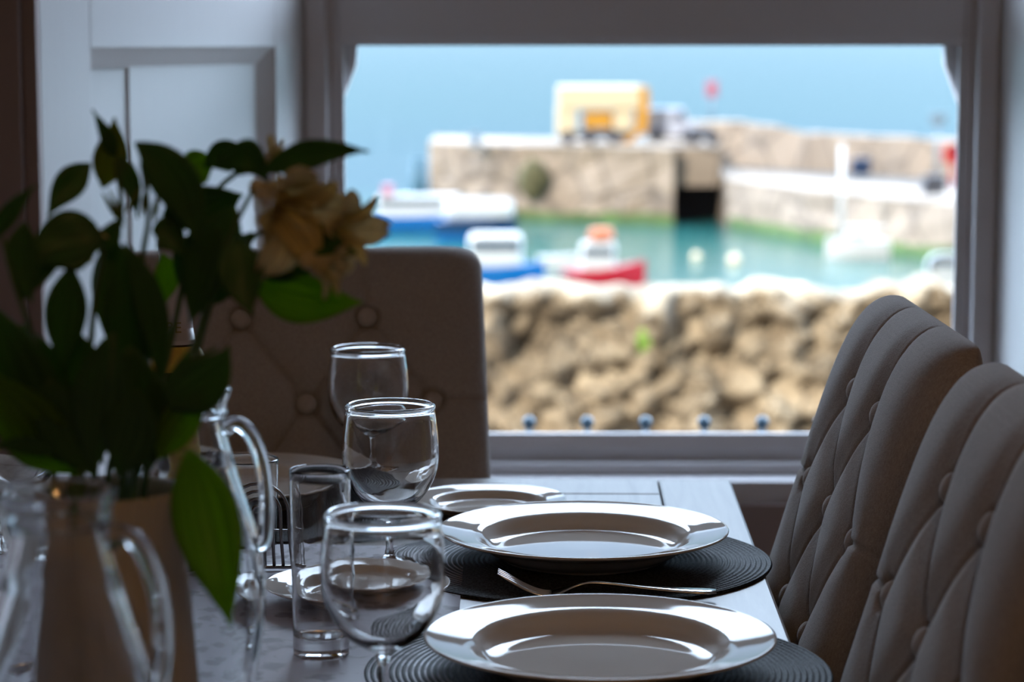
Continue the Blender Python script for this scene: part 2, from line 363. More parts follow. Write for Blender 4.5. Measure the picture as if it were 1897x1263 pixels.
def sash_window(name, x0, x1, zb, zt, zmeet, bot_h, rail_h, stile, horns=True):
    root = empty(name, ((x0+x1)/2, GY, zb)); root['kind'] = 'structure'
    ox, oz = (x0+x1)/2, zb
    def pt(n, bb, m): return link(n, bb, m, root, smooth=False)
    fw = .03
    bb = bm_new()  # fixed box frame with staff beads
    for s in (-1, 1):
        xe = s*(x1-x0)/2
        a, c = sorted((xe, xe-s*fw))
        box(bb, a, c, -.022, .10, 0, zt-zb, .004)
        a, c = sorted((xe-s*.004, xe-s*(fw+.010)))
        box(bb, a, c, -.034, -.018, 0, zt-zb, .004)
    box(bb, -(x1-x0)/2+fw, (x1-x0)/2-fw, -.022, .10, zt-zb-.04, zt-zb, .004)
    pt('window_frame', bb, M_sash)
    w = (x1-x0)/2-fw
    # lower sash (inner)
    bb = bm_new(); zm = zmeet-zb
    for s in (-1, 1):
        a, c = sorted((s*w, s*(w-stile))); box(bb, a, c, -.017, -.002, 0.012, zm+rail_h, .003)
        a, c = sorted((s*(w-stile+.002), s*(w-stile-.010))); box(bb, a, c, -.014, -.004, bot_h, zm, .004)
    box(bb, -w+stile, w-stile, -.017, -.002, .012, bot_h-.018, .002)
    prism(bb, [(-.017, bot_h-.020), (-.002, bot_h-.020), (-.002, bot_h+.002), (-.012, bot_h+.002)], -w+stile, w-stile, axis='x')
    box(bb, -w+stile, w-stile, -.017, -.002, zm+.008, zm+rail_h, .003)
    prism(bb, [(-.017, zm+.010), (-.002, zm+.010), (-.002, zm-.004), (-.012, zm-.004)], -w+stile, w-stile, axis='x')
    pt('lower_sash', bb, M_sash)
    bb = bm_new(); box(bb, -w+stile-.004, w-stile+.004, -.0105, -.0065, bot_h-.01, zm+.02); pt('window_pane', bb, M_pane)
    # upper sash (outer)
    bb = bm_new()
    for s in (-1, 1):
        a, c = sorted((s*w, s*(w-stile))); box(bb, a, c, .004, .040, zm+.0, zt-zb-.04, .003)
        if horns:
            def X(v): return s*(w-v)
            poly = [(X(.0), zm+.0), (X(stile+.030), zm+.0), (X(stile+.028), zm-.035), (X(stile+.003), zm-.100), (X(0), zm-.115)]
            if s > 0: poly = poly[::-1]
            prism(bb, poly, .006, .036)
    box(bb, -w+stile, w-stile, .004, .040, zm, zm+rail_h-.01, .003); box(bb, -w+stile, w-stile, .004, .040, zt-zb-.09, zt-zb-.04, .003)
    pt('upper_sash', bb, M_sash)
    bb = bm_new(); box(bb, -w+stile-.004, w-stile+.004, .020, .024, zm+rail_h-.02, zt-zb-.08); pt('window_pane', bb, M_pane)
    return root
zbot = zw(850); zmeet = zw(80)
stile = XR-.03-xw(1778)
sash_window('window_1', XL, XR, zbot-.03, ZT, zmeet, zw(803)-zbot+.03, .14, stile)
sash_window('fill_window_1', SA[0], SA[1], .5, ZT, 1.35, .09, .05, .045)
sash_window('fill_window_2', SB[0], SB[1], .5, ZT, 1.35, .09, .05, .045)
# sill board and apron below main window
b = bm_new()
prism(b, [(XL-.01, 4.0), (XR+.01, 4.0), (XR+.04, 3.895), (XL-.04, 3.895)], ZB-.035, ZB, axis='z')
o = struct('trim_1', b, M_sash, smooth=False)
b = bm_new(); box(b, XL-.01, XR+.01, 3.955, 4.06, ZB, zbot+.0, .002); struct('trim_2', b, M_sash, smooth=False)
b = bm_new(); box(b, XL-.06, XR+.06, 3.875, 3.90, 0, ZB-.035, 0); struct('trim_3', b, M_arch, smooth=False)
# splayed panelled shutters
def shutter(name, s, x_in, x_win):
    # local: X along shutter from room edge (0) to window (L), Y into the wall, Z up
    a = Vector((x_in, WY)); c = Vector((x_win, GY-.02)); L = (c-a).length; d = (c-a)/L
    ang = math.atan2(d.y, d.x)
    bb = bm_new()
    st0, st1 = L*.165, L*.135
    y0, y1 = (0, .035) if s < 0 else (-.035, 0)
    box(bb, 0, st0, y0, y1, .0, ZT+.1, .002); box(bb, L-st1, L, y0, y1, .0, ZT+.1, .002)
    zt = zw(88, 3.62, 300)
    for (za, zb_) in ((zt, zt+.16), (0, .25), (ZT-.1, ZT+.1)): box(bb, st0, L-st1, y0, y1, za, zb_, .001)
    # sunk fields and bevelled moulding
    f = 1 if s < 0 else -1
    for (za, zb_) in ((.25, zt), (zt+.16, ZT-.1)):
        d1 = .026*f
        ya, yb = sorted((d1, d1+.008*f)); box(bb, st0, L-st1, ya, yb, za, zb_)
        xm = st0+(L-st0-st1)*.25
        ya, yb = sorted((d1, d1-.004*f)); box(bb, xm, L-st1-.001, ya, yb, za+.001, zb_-.001)
        mw = .03
        def strip(p0, p1, q0, q1):
            v = [bb.verts.new((p0[0], .003*f, p0[1])), bb.verts.new((p1[0], .003*f, p1[1])), bb.verts.new((q1[0], .024*f, q1[1])), bb.verts.new((q0[0], .024*f, q0[1]))]
            bb.faces.new(v)
        o_ = [(st0, za), (L-st1, za), (L-st1, zb_), (st0, zb_)]; i_ = [(st0+mw, za+mw), (L-st1-mw, za+mw), (L-st1-mw, zb_-mw), (st0+mw, zb_-mw)]
        for k in range(4): strip(o_[k], o_[(k+1) % 4], i_[k], i_[(k+1) % 4])
    o = struct(name, bb, M_paint, smooth=False, loc=(a.x, a.y, 0), rz=ang)
    return o
shutter('trim_4', -1, XLi, XL+.005)
shutter('trim_5', 1, XRi, XR-.005)
# architraves
for nm, s, x in (('trim_6', -1, XLi), ('trim_7', 1, XRi)):
    b = bm_new()
    for (a0, a1, dy) in ((.0, .02, .020), (.02, .07, .034), (.07, .13, .022), (.13, .15, .030)):
        p, q = sorted((x+s*a0, x+s*a1)); box(b, p, q, WY-dy, WY, 0, ZT+.12, .002)
    struct(nm, b, M_arch, smooth=False)
# portals guide sky light through the main window and the two added ones
for (a, c, z0) in ((XL, XR, zbot), (SA[0], SA[1], .5), (SB[0], SB[1], .5)):
    ld = bpy.data.lights.new('window_portal', 'AREA'); ld.shape = 'RECTANGLE'; ld.size = c-a; ld.size_y = ZT-z0; ld.cycles.is_portal = True
    lo = bpy.data.objects.new('window_portal', ld); C.objects.link(lo); lo.location = ((a+c)/2, 4.22, (z0+ZT)/2); lo.rotation_euler = (-PI/2, 0, 0)

# pendant lamp behind the camera: warm bulbs mirrored in the plates
lamp = empty('pendant_lamp', (.25, -.9, 2.6), label='warm multi-bulb ceiling pendant hanging behind the viewer', cat='lamp')
M_bulb = bpy.data.materials.new('warm_bulb'); M_bulb.use_nodes = True
pb = M_bulb.node_tree.nodes['Principled BSDF']; pb.inputs['Emission Color'].default_value = (1, .55, .2, 1); pb.inputs['Emission Strength'].default_value = 300
b = bm_new(); tube(b, [(0, 0, 0), (0, 0, -.55)], .006); lathe(b, [(0, -.04), (.05, -.03), (.05, 0), (0, 0)], 24); link('rod', b, M_iron, lamp)
for k in range(5):
    a = 2*PI*k/5
    b = bm_new(); tube(b, catmull([(0, 0, -.53), (.08*math.cos(a), .08*math.sin(a), -.57), (.16*math.cos(a), .16*math.sin(a), -.50)], 5), .005); arm = link('arm', b, M_iron, lamp)
    b = bm_new(); bmesh.ops.create_uvsphere(b, u_segments=16, v_segments=10, radius=.016); link('bulb', b, M_bulb, arm, loc=(.16*math.cos(a), .16*math.sin(a), -.484))

# ------------------------------------------------------------------ the table
TROT = math.radians(-1.2); TX, TYE = .242, 2.64
tab = empty('dining_table', (TX, TYE, 0), TROT, 'limed oak dining table with plank top, laid with plates and glasses', 'table')
W_, L_ = .96, 2.0
b = bm_new(); g = .0012
box(b, -.08, 0, -L_, 0, TZ-.03, TZ, .003); box(b, -W_, -W_+.08, -L_, 0, TZ-.03, TZ, .003)
box(b, -W_+.08+g, -.08-g, -.088, 0, TZ-.03, TZ, .0015)
n = 5; w = (W_-.16)/n
for i in range(n):
    box(b, -W_+.08+i*w+g, -W_+.08+(i+1)*w-g, -L_+.09, -.088-2*g, TZ-.03, TZ, .0015)
box(b, -W_+.08+g, -.08-g, -L_, -L_+.09-g, TZ-.03, TZ, .0015)
link('tabletop', b, M_table, tab, smooth=False)
b = bm_new(); box(b, -W_+.06, -.06, -L_+.06, -.06, TZ-.10, TZ-.032); link('apron', b, M_table, tab, smooth=False)
for x in (-W_+.10, -.10):
    for y in (-L_+.10, -.10):
        b = bm_new(); box(b, x-.035, x+.035, y-.035, y+.035, 0, TZ-.05, .004); link('leg', b, M_table, tab, smooth=False)
# runner
b = bm_new(); N, K = 60, 12
rw0, rw1 = -.47, -.045
vs = [[b.verts.new((rw0+(rw1-rw0)*i/K, .75+(2.28-.75)*j/N, TZ+.0012+.0004*math.sin(i*2.3+j*.9))) for i in range(K+1)] for j in range(N+1)]
for j in range(N):
    for i in range(K): b.faces.new((vs[j][i], vs[j][i+1], vs[j+1][i+1], vs[j+1][i]))
r = bmesh.ops.extrude_face_region(b, geom=b.faces[:]); bmesh.ops.translate(b, vec=(0, 0, .0012), verts=[v for v in r['geom'] if isinstance(v, bmesh.types.BMVert)])
o = link('table_runner', b, M_runner, smooth=True); tag(o, 'silvery grey damask table runner lying along the table under the glassware', 'table runner')

# ------------------------------------------------------------------ chairs
def chair(with_label):
    root = empty('dining_chair', (0, 0, 0), 0, with_label, 'chair')
    cl = catmull([(.190, .44), (.205, .50), (.245, .61), (.284, .717), (.318, .83), (.347, .922), (.364, .968), (.380, .996)], 8)
    cum = [0]
    for p, q in zip(cl, cl[1:]): cum.append(cum[-1]+(q-p).length)
    Lc = cum[-1]
    def at(s):
        s = max(0, min(Lc, s))
        for i in range(len(cum)-1):
            if s <= cum[i+1]:
                t = (s-cum[i])/(cum[i+1]-cum[i]); p = cl[i].lerp(cl[i+1], t); d = (cl[i+1]-cl[i]).normalized(); return p, d
        return cl[-1], (cl[-1]-cl[-2]).normalized()
    U = .215; h0 = .036
    rows = []; btn = []
    s_of = lambda z: min(range(len(cl)), key=lambda i: abs(cl[i].y-z))
    zr = [.908, .814, .72, .626, .535]
    for k, z in enumerate(zr):
        s = cum[s_of(z)]
        for u in ((-.0735, .0735) if k % 2 == 0 else (-.147, 0, .147)): btn.append((u, s, k))
    seg = []
    for (u, s, k) in btn:
        for (u2, s2, k2) in btn:
            if k2 == k+1 and abs(abs(u2-u)-.0735) < .002: seg.append((u, s, u2, s2))
        if k == 0: seg.append((u, s, u*1.02, Lc+.1))
        if k % 2 == 1 and abs(u) > .1: seg.append((u, s, u*1.6, s+.004))
        if k == len(zr)-1: seg.append((u, s, u, -1))
    def dist(u, s, g_):
        ax, ay, bx, by = g_; dx, dy = bx-ax, by-ay; t = max(0, min(1, ((u-ax)*dx+(s-ay)*dy)/(dx*dx+dy*dy)))
        return math.hypot(u-ax-dx*t, s-ay-dy*t)
    NU, NS = 190, 230
    def ed(t, p=10): return math.sqrt(max(0, 1-abs(t)**p))
    b = bm_new(); fr = []; bk = []
    for j in range(NS+1):
        bb = j/NS; c = math.sin((bb*2-1)*PI/2*.999); c = .55*c+.45*(bb*2-1)
        if j in (0, NS): c = -1 if j == 0 else 1
        s = (c+1)/2*Lc; p, d = at(s); nn = Vector((-d.y, d.x))   # forward normal (-n side)
        rf, rb = [], []
        for i in range(NU+1):
            a_ = i/NU*2-1; a = .55*math.sin(a_*PI/2)+.45*a_
            rc = .030; ds = Lc-s; Ue = U-rc+math.sqrt(max(0, rc*rc-max(0, rc-ds)**2)); u = a*Ue; e = ed(a)*ed(c, 8)
            dl = min(dist(u, s, q) for q in seg); db = min(math.hypot(u-q[0], s-q[1]) for q in btn)
            fe = max(0, 1-(abs(u)/.19)**4); puff = .004-fe*(.0078*math.exp(-(dl/.022)**2)+.006*math.exp(-(db/.030)**2))-.0052*math.exp(-(dl/.0024)**2)*min(1, db/.015)-.0075*math.exp(-((db-.0122)/.0026)**2)
            hf = e*(h0+puff); hb = e*h0*.9
            if j == 0 or j == NS or i == 0 or i == NU:
                v = b.verts.new((u, p.x, p.y)); rf.append(v); rb.append(v); continue
            rf.append(b.verts.new((u, p.x+nn.x*hf, p.y+nn.y*hf))); rb.append(b.verts.new((u, p.x-nn.x*hb, p.y-nn.y*hb)))
        fr.append(rf); bk.append(rb)
    for j in range(NS):
        for i in range(NU):
            for G in (fr, bk):
                vs = (G[j][i], G[j][i+1], G[j+1][i+1], G[j+1][i])
                try: b.faces.new(vs)
                except ValueError: pass
    back = link('backrest', b, M_fab, root)
    for (u, s, k) in btn:
        p, d = at(s); nn = Vector((-d.y, d.x)); h = h0-.0085
        q = p+nn*h
        bb = bm_new(); bmesh.ops.create_uvsphere(bb, u_segments=20, v_segments=12, radius=.0112)
        bmesh.ops.scale(bb, vec=(1, .62, 1), verts=bb.verts[:])
        o = link('button', bb, M_btn, back, loc=(u, q.x, q.y)); o.rotation_euler = (-math.atan2(d.x, d.y), 0, 0)
    b = bm_new(); box(b, -.215, .215, -.13, .235, .40, .475, .02, 4); link('seat', b, M_fab, root)
    for x in (-.185, .185):
        for y in (-.10, .20):
            bb = bm_new(); tube(bb, [(x, y, .41), (x, y+(.05 if y > 0 else 0), 0.0)], [.022, .014], 12); link('leg', bb, M_darkwood, root)
    return root
ch = chair('button-backed greige linen dining chair at the window end of the table')
ch.location = (-.198, 2.485, 0); ch.rotation_euler = (0, 0, math.radians(8))
labs = ['greige tufted dining chair beside the table, farthest of the side row',
        'greige tufted dining chair overlapping the side chair nearest the window',
        'greige tufted dining chair cut by the picture corner, nearest of the side row']
for k, (y, l) in enumerate(zip((2.15, 1.655, 1.16), labs)):
    c = copy_tree(ch); c.location = (0.0, y, 0); c.rotation_euler = (0, 0, -PI/2); c['label'] = l; c['group'] = 'tufted chairs along the side of the table'

# ------------------------------------------------------------------ tableware
def plate_mesh(R, sc, hs=1.0):
    k = R/.136
    top = catmull([(0, .0075), (.060, .0078), (.082, .0085), (.091, .012), (.0975, .0185), (.103, .0222), (.112, .0240), (.128, .0272), (.1345, .0290)], 5)
    bot = catmull([(.1362, .0284), (.1345, .0262), (.120, .0215), (.102, .0165), (.090, .008), (.078, .0022), (.0755, 0), (.0725, 0), (.0705, .0025), (.05, .0035), (0, .0035)], 4)
    b = bm_new(); lathe(b, [(p.x*k, p.y*k*hs) for p in top+bot], 128); return b
def plate(loc, R, label, group, src=None, cat='plate', name='dinner_plate'):
    if src is None: o = link(name, plate_mesh(R, 1), M_porc)
    else: o = src.copy(); C.objects.link(o)
    o.location = loc; tag(o, label, cat, group); return o
MZ = TZ+.0035
# mats
def mat_mesh(R):
    b = bm_new(); pr = [(0, .0024)]; pitch = .0048; r = .003
    while r < R-.004:
        for t in (0, .25, .5, .75): pr.append((r+pitch*t, .0016+.0017*math.sin(PI*t)))
        r += pitch
    pr += [(R-.002, .0028), (R, .0015), (R-.001, 0), (0, 0)]
    lathe(b, pr, 160); return b
m0 = link('placemat', mat_mesh(.180), M_mat, loc=(.062, 2.213, TZ)); G = 'charcoal woven placemats'
tag(m0, 'round charcoal woven placemat with a fork lying on its near edge', 'placemat', G)
m1 = m0.copy(); C.objects.link(m1); m1.location = (.066, 1.815, TZ); m1['label'] = 'round charcoal woven placemat under the nearest dinner plate, cut by the bottom edge'
m2 = m0.copy(); C.objects.link(m2); m2.location = (-.290, 2.455, TZ); m2['label'] = 'round charcoal woven placemat at the table end before the window chair'
G = 'white dinner plates'
p0 = plate((.067, 2.219, MZ-.0006), .135, 'white dinner plate on the placemat that carries the fork', G)
p1 = plate((.0675, 1.814, MZ-.0006), .136, 'white dinner plate nearest the viewer, large and low in the picture', G, p0)
p2 = plate((-.288, 2.50, MZ-.0006), .136, 'white dinner plate at the table end, seen behind the slim tumbler', G, p0)
G = 'white side plates'
a = PZ(905, 923, TZ+.016)
s0 = plate((a.x, a.y, TZ+.0003), .080, 'small white side plate near the far table edge beyond the dinner plate', G, name='side_plate')
a = PZ(662, 1086, TZ+.016)
s1 = plate((a.x, a.y, TZ+.0032), .080, 'small white side plate on the runner behind the nearest wine glass', G, s0)

def fork(loc, rz, label, roll=0):
    root = empty('fork', loc, rz, label, 'fork')
    root.rotation_euler = (roll, 0, rz)
    zf = lambda x: [p for p in Z if p[0] <= x][-1][1]
    # side profile (x from tine tip 0 to handle end .19)
    prof = catmull([(0, .0205), (.010, .0145), (.022, .0075), (.035, .0022), (.046, .0008), (.056, .0035), (.070, .0088), (.082, .0112), (.100, .0102), (.130, .0070), (.160, .0048), (.190, .0040)], 4)
    def wd(x):
        pts = [(0, .0105), (.045, .0125), (.052, .012), (.062, .006), (.072, .0032), (.10, .0034), (.14, .0062), (.175, .0095), (.187, .0085), (.190, .005)]
        for (x0, w0), (x1, w1) in zip(pts, pts[1:]):
            if x <= x1: return w0+(w1-w0)*(x-x0)/(x1-x0)
        return pts[-1][1]
    bb = bm_new(); secs = []
    for p in prof:
        if p.x < .044: continue
        w = wd(p.x); th = .0011
        secs.append([bb.verts.new((p.x, s*w, p.y+t)) for s, t in ((-1, 0), (-.8, th), (.8, th), (1, 0), (.8, -th), (-.8, -th))])
    for A, B in zip(secs, secs[1:]):
        for k in range(6): bb.faces.new((A[k], A[(k+1) % 6], B[(k+1) % 6], B[k]))
    bb.faces.new(secs[0]); bb.faces.new(secs[-1])
    link('handle', bb, M_steel, root)
    for k in range(4):
        y = (-1.5+k)*.0062
        pts = [(p.x, y, p.y) for p in prof if p.x < .048]
        bb = bm_new(); tube(bb, pts, [.0006+.0012*min(1, i/6) for i in range(len(pts))], 8, flat=1); link('tine', bb, M_steel, root)
    return root
fp = PZ(922, 1100, TZ+.004); fq = PZ(1330, 1103, TZ+.004)
fork((fp.x, fp.y, TZ+.0036), math.atan2(fq.y-fp.y, fq.x-fp.x), 'steel fork lying across the placemat edge with tines raised')

def wineglass():
    R = .152
    outer = catmull([(.0352, .0009), (.0346, .0022), (.022, .0042), (.0085, .0085), (.0048, .016), (.0040, .030), (.0042, .044), (.0070, .0525), (.0150, .0570), (.0265, .0650), (.0365, .0780), (.0425, .0930), (.0442, .1090), (.0432, .1270), (.0412, .1430), (.0405, .1480), (.0412, .1500), (.0408, .1522), (.0390, .1532)], 6)
    inner = catmull([(.0373, .1522), (.0367, .1500), (.0377, .1478), (.0396, .1420), (.0416, .1270), (.0424, .1090), (.0405, .0940), (.0345, .0805), (.0248, .0685), (.0130, .0615), (.0050, .0592), (0, .0588)], 6)
    pr = [(0, 0), (.034, 0)]+[(p.x, p.y) for p in outer]+[(max(0, p.x), p.y) for p in inner]
    pr[-1] = (0, pr[-1][1])
    b = bm_new(); lathe(b, pr, 96); return link('wine_glass', b, M_glass)
G = 'stemmed wine glasses'
g0 = wineglass(); g0.location = (-.1105, 2.166, TZ+.003); tag(g0, 'stemmed wine glass standing between the nearest glass and the farthest glass', 'wine glass', G)
for loc, l in (((-.0905, 1.664, TZ+.003), 'stemmed wine glass nearest the viewer, beside the large plate'),
               ((-.156, 2.592, TZ+.0002), 'stemmed wine glass farthest back, in front of the chair buttons'),
               ((-.468, 2.26, TZ+.003), 'stemmed wine glass half hidden behind leaves at the left')):
    c = g0.copy(); C.objects.link(c); c.location = loc; c['label'] = l
def tumbler(R, H, base=.014):
    pr = [(0, 0), (R*.86, 0)]+[(p.x, p.y) for p in catmull([(R*.90, .0005), (R*.915, .002), (R*.93, H*.2), (R*.97, H*.6), (R, H-.001)], 5)]
    pr += [(R-.0006, H), (R-.0012, H-.0004)]+[(p.x, p.y) for p in catmull([(R-.0013, H-.002), (R*.97-.0014, H*.6), (R*.93-.0016, H*.2), (R*.9-.002, base+.005), (R*.7, base+.0008), (R*.3, base), (0, base)], 5)]
    b = bm_new(); lathe(b, pr, 80); return link('tumbler', b, M_glass)
t0 = tumbler(.0240, .148); t0.location = (-.1505, 1.864, TZ+.0027); tag(t0, 'slim straight glass tumbler beside the nearest wine glass', 'tumbler', 'straight glass tumblers')
t1 = t0.copy(); C.objects.link(t1); t1.location = (-.395, 1.77, TZ+.0027); t1['label'] = 'slim glass tumbler at the left picture edge beside the vase'
t2 = tumbler(.030, .086, .008); a = PY(458, 846, 2.28); t2.location = (a.x, 2.28, TZ+.0002)
t2['label'] = 'short glass tumbler just showing behind the jug handle'; tag(t2, None, 'tumbler', 'straight glass tumblers')

def jug():
    root = empty('glass_jug')
    prof = catmull([(.036, .001), (.0400, .012), (.0446, .045), (.0500, .075), (.0522, .100), (.0515, .120), (.0475, .146), (.0360, .182), (.0285, .208), (.0256, .222), (.0262, .2275), (.0280, .2300), (.0268, .2335), (.0285, .240), (.0308, .2462)], 6)
    inn = [(max(p.x-(.0046 if p.y < .2 else .0036), 0), p.y+(.010 if p.y < .012 else 0)) for p in reversed(prof)]
    def mod(r, z, a):
        k = max(0, (z-.225)/.021)   # spout opposite the handle
        c = max(0, math.cos(a-PI))**6
        return r+k*k*c*.012, z+k*c*.002
    pr = [(0, 0), (.033, 0)]+[(p.x, p.y) for p in prof]+[(.0292, .2476)]+inn+[(0, .010)]
    b = bm_new(); lathe(b, pr, 96, mod); link('body', b, M_jug, root)
    hp = catmull([(.0255, 0, .219), (.034, 0, .2235), (.044, 0, .2165), (.0515, 0, .198), (.0545, 0, .175), (.054, 0, .155), (.0515, 0, .142), (.0455, 0, .1405)], 6)
    b = bm_new(); tube(b, hp, [.0055]*len(hp), 16, flat=1.0); link('handle', b, M_jug, root)
    return root
j0 = jug(); j0.location = (-.2206, 1.62, TZ+.0027); tag(j0, 'clear glass water jug with handle standing behind the cream vase', 'jug', 'glass water jugs'); j0.rotation_euler = (0, 0, math.radians(-8))
j1 = copy_tree(j0); j1.location = (-.2385, 1.25, TZ+.0027); j1['label'] = 'blurred clear glass jug in front of the cream vase'; j1.rotation_euler = (0, 0, math.radians(-5))

# chrome wire holder with concentric arches
wb = PZ(480, 1061, TZ); wh = empty('wire_napkin_holder', (wb.x, wb.y, TZ+.003), 0, 'small metal wire holder with nested arches behind the jug', 'napkin holder')
for k in range(4):
    r = .0275-.0075*k; top = .080-.007*k-r
    pts = [(-r*1.12, 0, .002)]+[(-r*1.02, 0, top*.6)]+[(r*math.cos(a)*-1, 0, top+r*math.sin(a)) for a in [PI*i/12 for i in range(13)]]+[(r*1.02, 0, top*.6), (r*1.12, 0, .002)]
    b = bm_new(); tube(b, pts, .0016, 10); link('arch', b, M_wire, wh)
b = bm_new(); tube(b, [(-.036, -.0, .0025), (.034, 0, .0025)], .0018, 8); tube(b, [(-.034, .004, .036), (.0, .004, .036), (.030, .004, .036)], .0008, 8)
link('base_rail', b, M_wire, wh)

# wine bottle
bp_ = PY(326, 600, 2.20); bt = empty('wine_bottle', (bp_.x, 2.20, TZ+.003), 0, 'dark wine bottle with pale neck foil and gold label behind the bouquet', 'bottle')
M_bot = mat('dark_bottle_glass', (.05, .035, .01), .05, trans=.5, ior=1.5)
M_foil = mat('pale_grey_foil', (.50, .47, .47), .4)
M_lab = mat('gold_label', (.45, .28, .04), .4, col2=(.55, .45, .05), vscale=60)
b = bm_new(); lathe(b, [(0, 0)]+[(p.x, p.y) for p in catmull([(.034, 0), (.037, .004), (.0375, .10), (.0365, .165), (.026, .190), (.0155, .212), (.0140, .235), (.0138, .300)], 5)]+[(0, .300)], 48); link('body', b, M_bot, bt)
b = bm_new(); lathe(b, [(0, .3015), (.0142, .3015), (.0150, .298), (.0150, .286), (.0144, .285), (.0146, .235), (.0160, .212), (.0185, .205), (.0180, .204), (.0138, .23), (.0138, .2995), (0, .2995)], 48); fo = link('neck_foil', b, M_foil, bt)
b = bm_new(); lathe(b, [(.0378, .055), (.0380, .06), (.0380, .150), (.0375, .155)], 48); link('label_band', b, M_lab, bt)
b = bm_new(); lathe(b, [(.0200, .2030), (.0240, .1960), (.0290, .1860), (.0345, .1740)], 48); link('shoulder_band', b, M_lab, bt)
M_gold = mat('gold_ink', (.30, .22, .08), .3, metal=.6)
tx = bpy.data.curves.new('lettering', 'FONT'); tx.body = 'BE'; tx.size = .014; tx.extrude = .0003; tx.align_x = 'CENTER'; tx.materials.append(M_gold)
tmp = bpy.data.objects.new('lettering', tx); C.objects.link(tmp)
bpy.context.view_layer.update(); me = bpy.data.meshes.new_from_object(tmp.evaluated_get(bpy.context.evaluated_depsgraph_get())); bpy.data.objects.remove(tmp)
to = bpy.data.objects.new('lettering', me); C.objects.link(to); to.parent = fo; to.rotation_euler = (PI/2, 0, 0); to.location = (0, -.0162, .216)

# vase
VX, VY = -.2455, 1.45
def vmod(r, z, a):
    rr = r*(1+.010*math.cos(48*a)) if r > .02 and z > .004 else r
    k = max(0, (z-.165)/.047)
    c = max(0, math.cos(a-math.radians(-10)))**5
    return rr+k*k*c*.014, z+k*k*c*.004
vo = catmull([(.047, .001), (.052, .006), (.0535, .05), (.0505, .11), (.0455, .165), (.0430, .190), (.0440, .2085)], 6)
pr = [(0, 0), (.045, 0)]+[(p.x, p.y) for p in vo]+[(.0432, .2105), (.0415, .209)]+[(p.x-.0035, p.y+(.005 if p.y < .01 else 0)) for p in reversed(vo[:-2])]+[(0, .006)]
b = bm_new(); lathe(b, pr, 288, vmod); vz = link('ceramic_vase', b, M_cer, loc=(VX, VY, TZ+.0027))
tag(vz, 'tall cream ribbed ceramic vase with pouring lip holding the yellow flowers', 'vase')

# ------------------------------------------------------------------ bouquet
def leaf_mesh(P0, P1, width, bend, wdir, fold=.25, n=14, m=6, shape=.42):
    """P0->P1 axis, bend vector added mid, wdir width direction"""
    b = bm_new(); uvl = b.loops.layers.uv.new('UVMap'); rows = []; uvs = {}
    ax = P1-P0
    for i in range(n+1):
        t = i/n; c = P0+ax*t+bend*(4*t*(1-t))
        w = width*.54*(math.sin(PI*t**.80)**1.15 if t < 1 else 0)
        w = max(w, .0008)
        tg = (ax+bend*(4*(1-2*t))).normalized(); wd = (wdir-tg*wdir.dot(tg)).normalized(); nn = tg.cross(wd)
        row = []
        for k in range(m+1):
            s = k/m*2-1
            v = b.verts.new(c+wd*(w*s)+nn*(abs(s)*w*fold+.04*w*math.sin(t*9+s*2))); uvs[v] = (k/m, t); row.append(v)
        rows.append(row)
    for A, B in zip(rows, rows[1:]):
        for k in range(m):
            f = b.faces.new((A[k], A[k+1], B[k+1], B[k]))
            for l in f.loops: l[uvl].uv = uvs[l.vert]
    r = bmesh.ops.extrude_face_region(b, geom=b.faces[:])
    nv = [v for v in r['geom'] if isinstance(v, bmesh.types.BMVert)]
    bmesh.ops.translate(b, vec=(0, .00025, .0001), verts=nv)
    return b
def leaf(parent, p0, p1, wpx, d0, d1=None, bend=(0, 0), bd=0, tw=0, m=None, fold=.25):
    d1 = d0 if d1 is None else d1
    A = PY(*p0, d0); B = PY(*p1, d1); k = (d0+d1)/2/F
    bv = Vector((bend[0]*k, bd, -bend[1]*k))
    ax = (B-A).normalized(); view = ((A+B)/2-Vector((0, 0, CZ))).normalized()
    wd = ax.cross(view).normalized(); wd = Matrix.Rotation(math.radians(tw), 3, ax) @ wd
    return link('leaf', leaf_mesh(A, B, wpx*k, bv, wd, fold), m or M_leaf, parent)
def stem(path, label, ds, r=.0024):
    """path px list; ds depths -> tube in world; root empty at the vase mouth"""
    root = empty('flower_stem', (0, 0, 0), 0, label, 'flower', None)
    pts = [Vector((VX+path[0][0], VY+path[0][1], TZ+.03)), Vector((VX+path[0][2], VY+path[0][3], TZ+.212))]
    for (p, d) in zip(path[1:], ds): pts.append(PY(*p, d))
    b = bm_new(); cp = catmull(pts, 6); tube(b, cp, [r*(1-.45*i/len(cp)) for i in range(len(cp))], 8); link('stem', b, M_stem, root)
    return root
def petal_mesh(L, Wd, curl, th0):
    """in local: axis z forward; returns list of rows (radial r, z) shape"""
    rows = []
    n, m = 12, 6
    r, z, th = .003, 0, th0
    for i in range(n+1):
        t = i/n; w = Wd*(.22+.95*math.sin(min(1, t*1.05)*PI*.80)**1.3)*(1 if t < .9 else 1-(t-.9)*5.5)
        rows.append((r, z, max(w, .001), th)); step = L/n
        th = th0+curl*t*t; r += math.sin(th)*step; z += math.cos(th)*step
    return rows, m
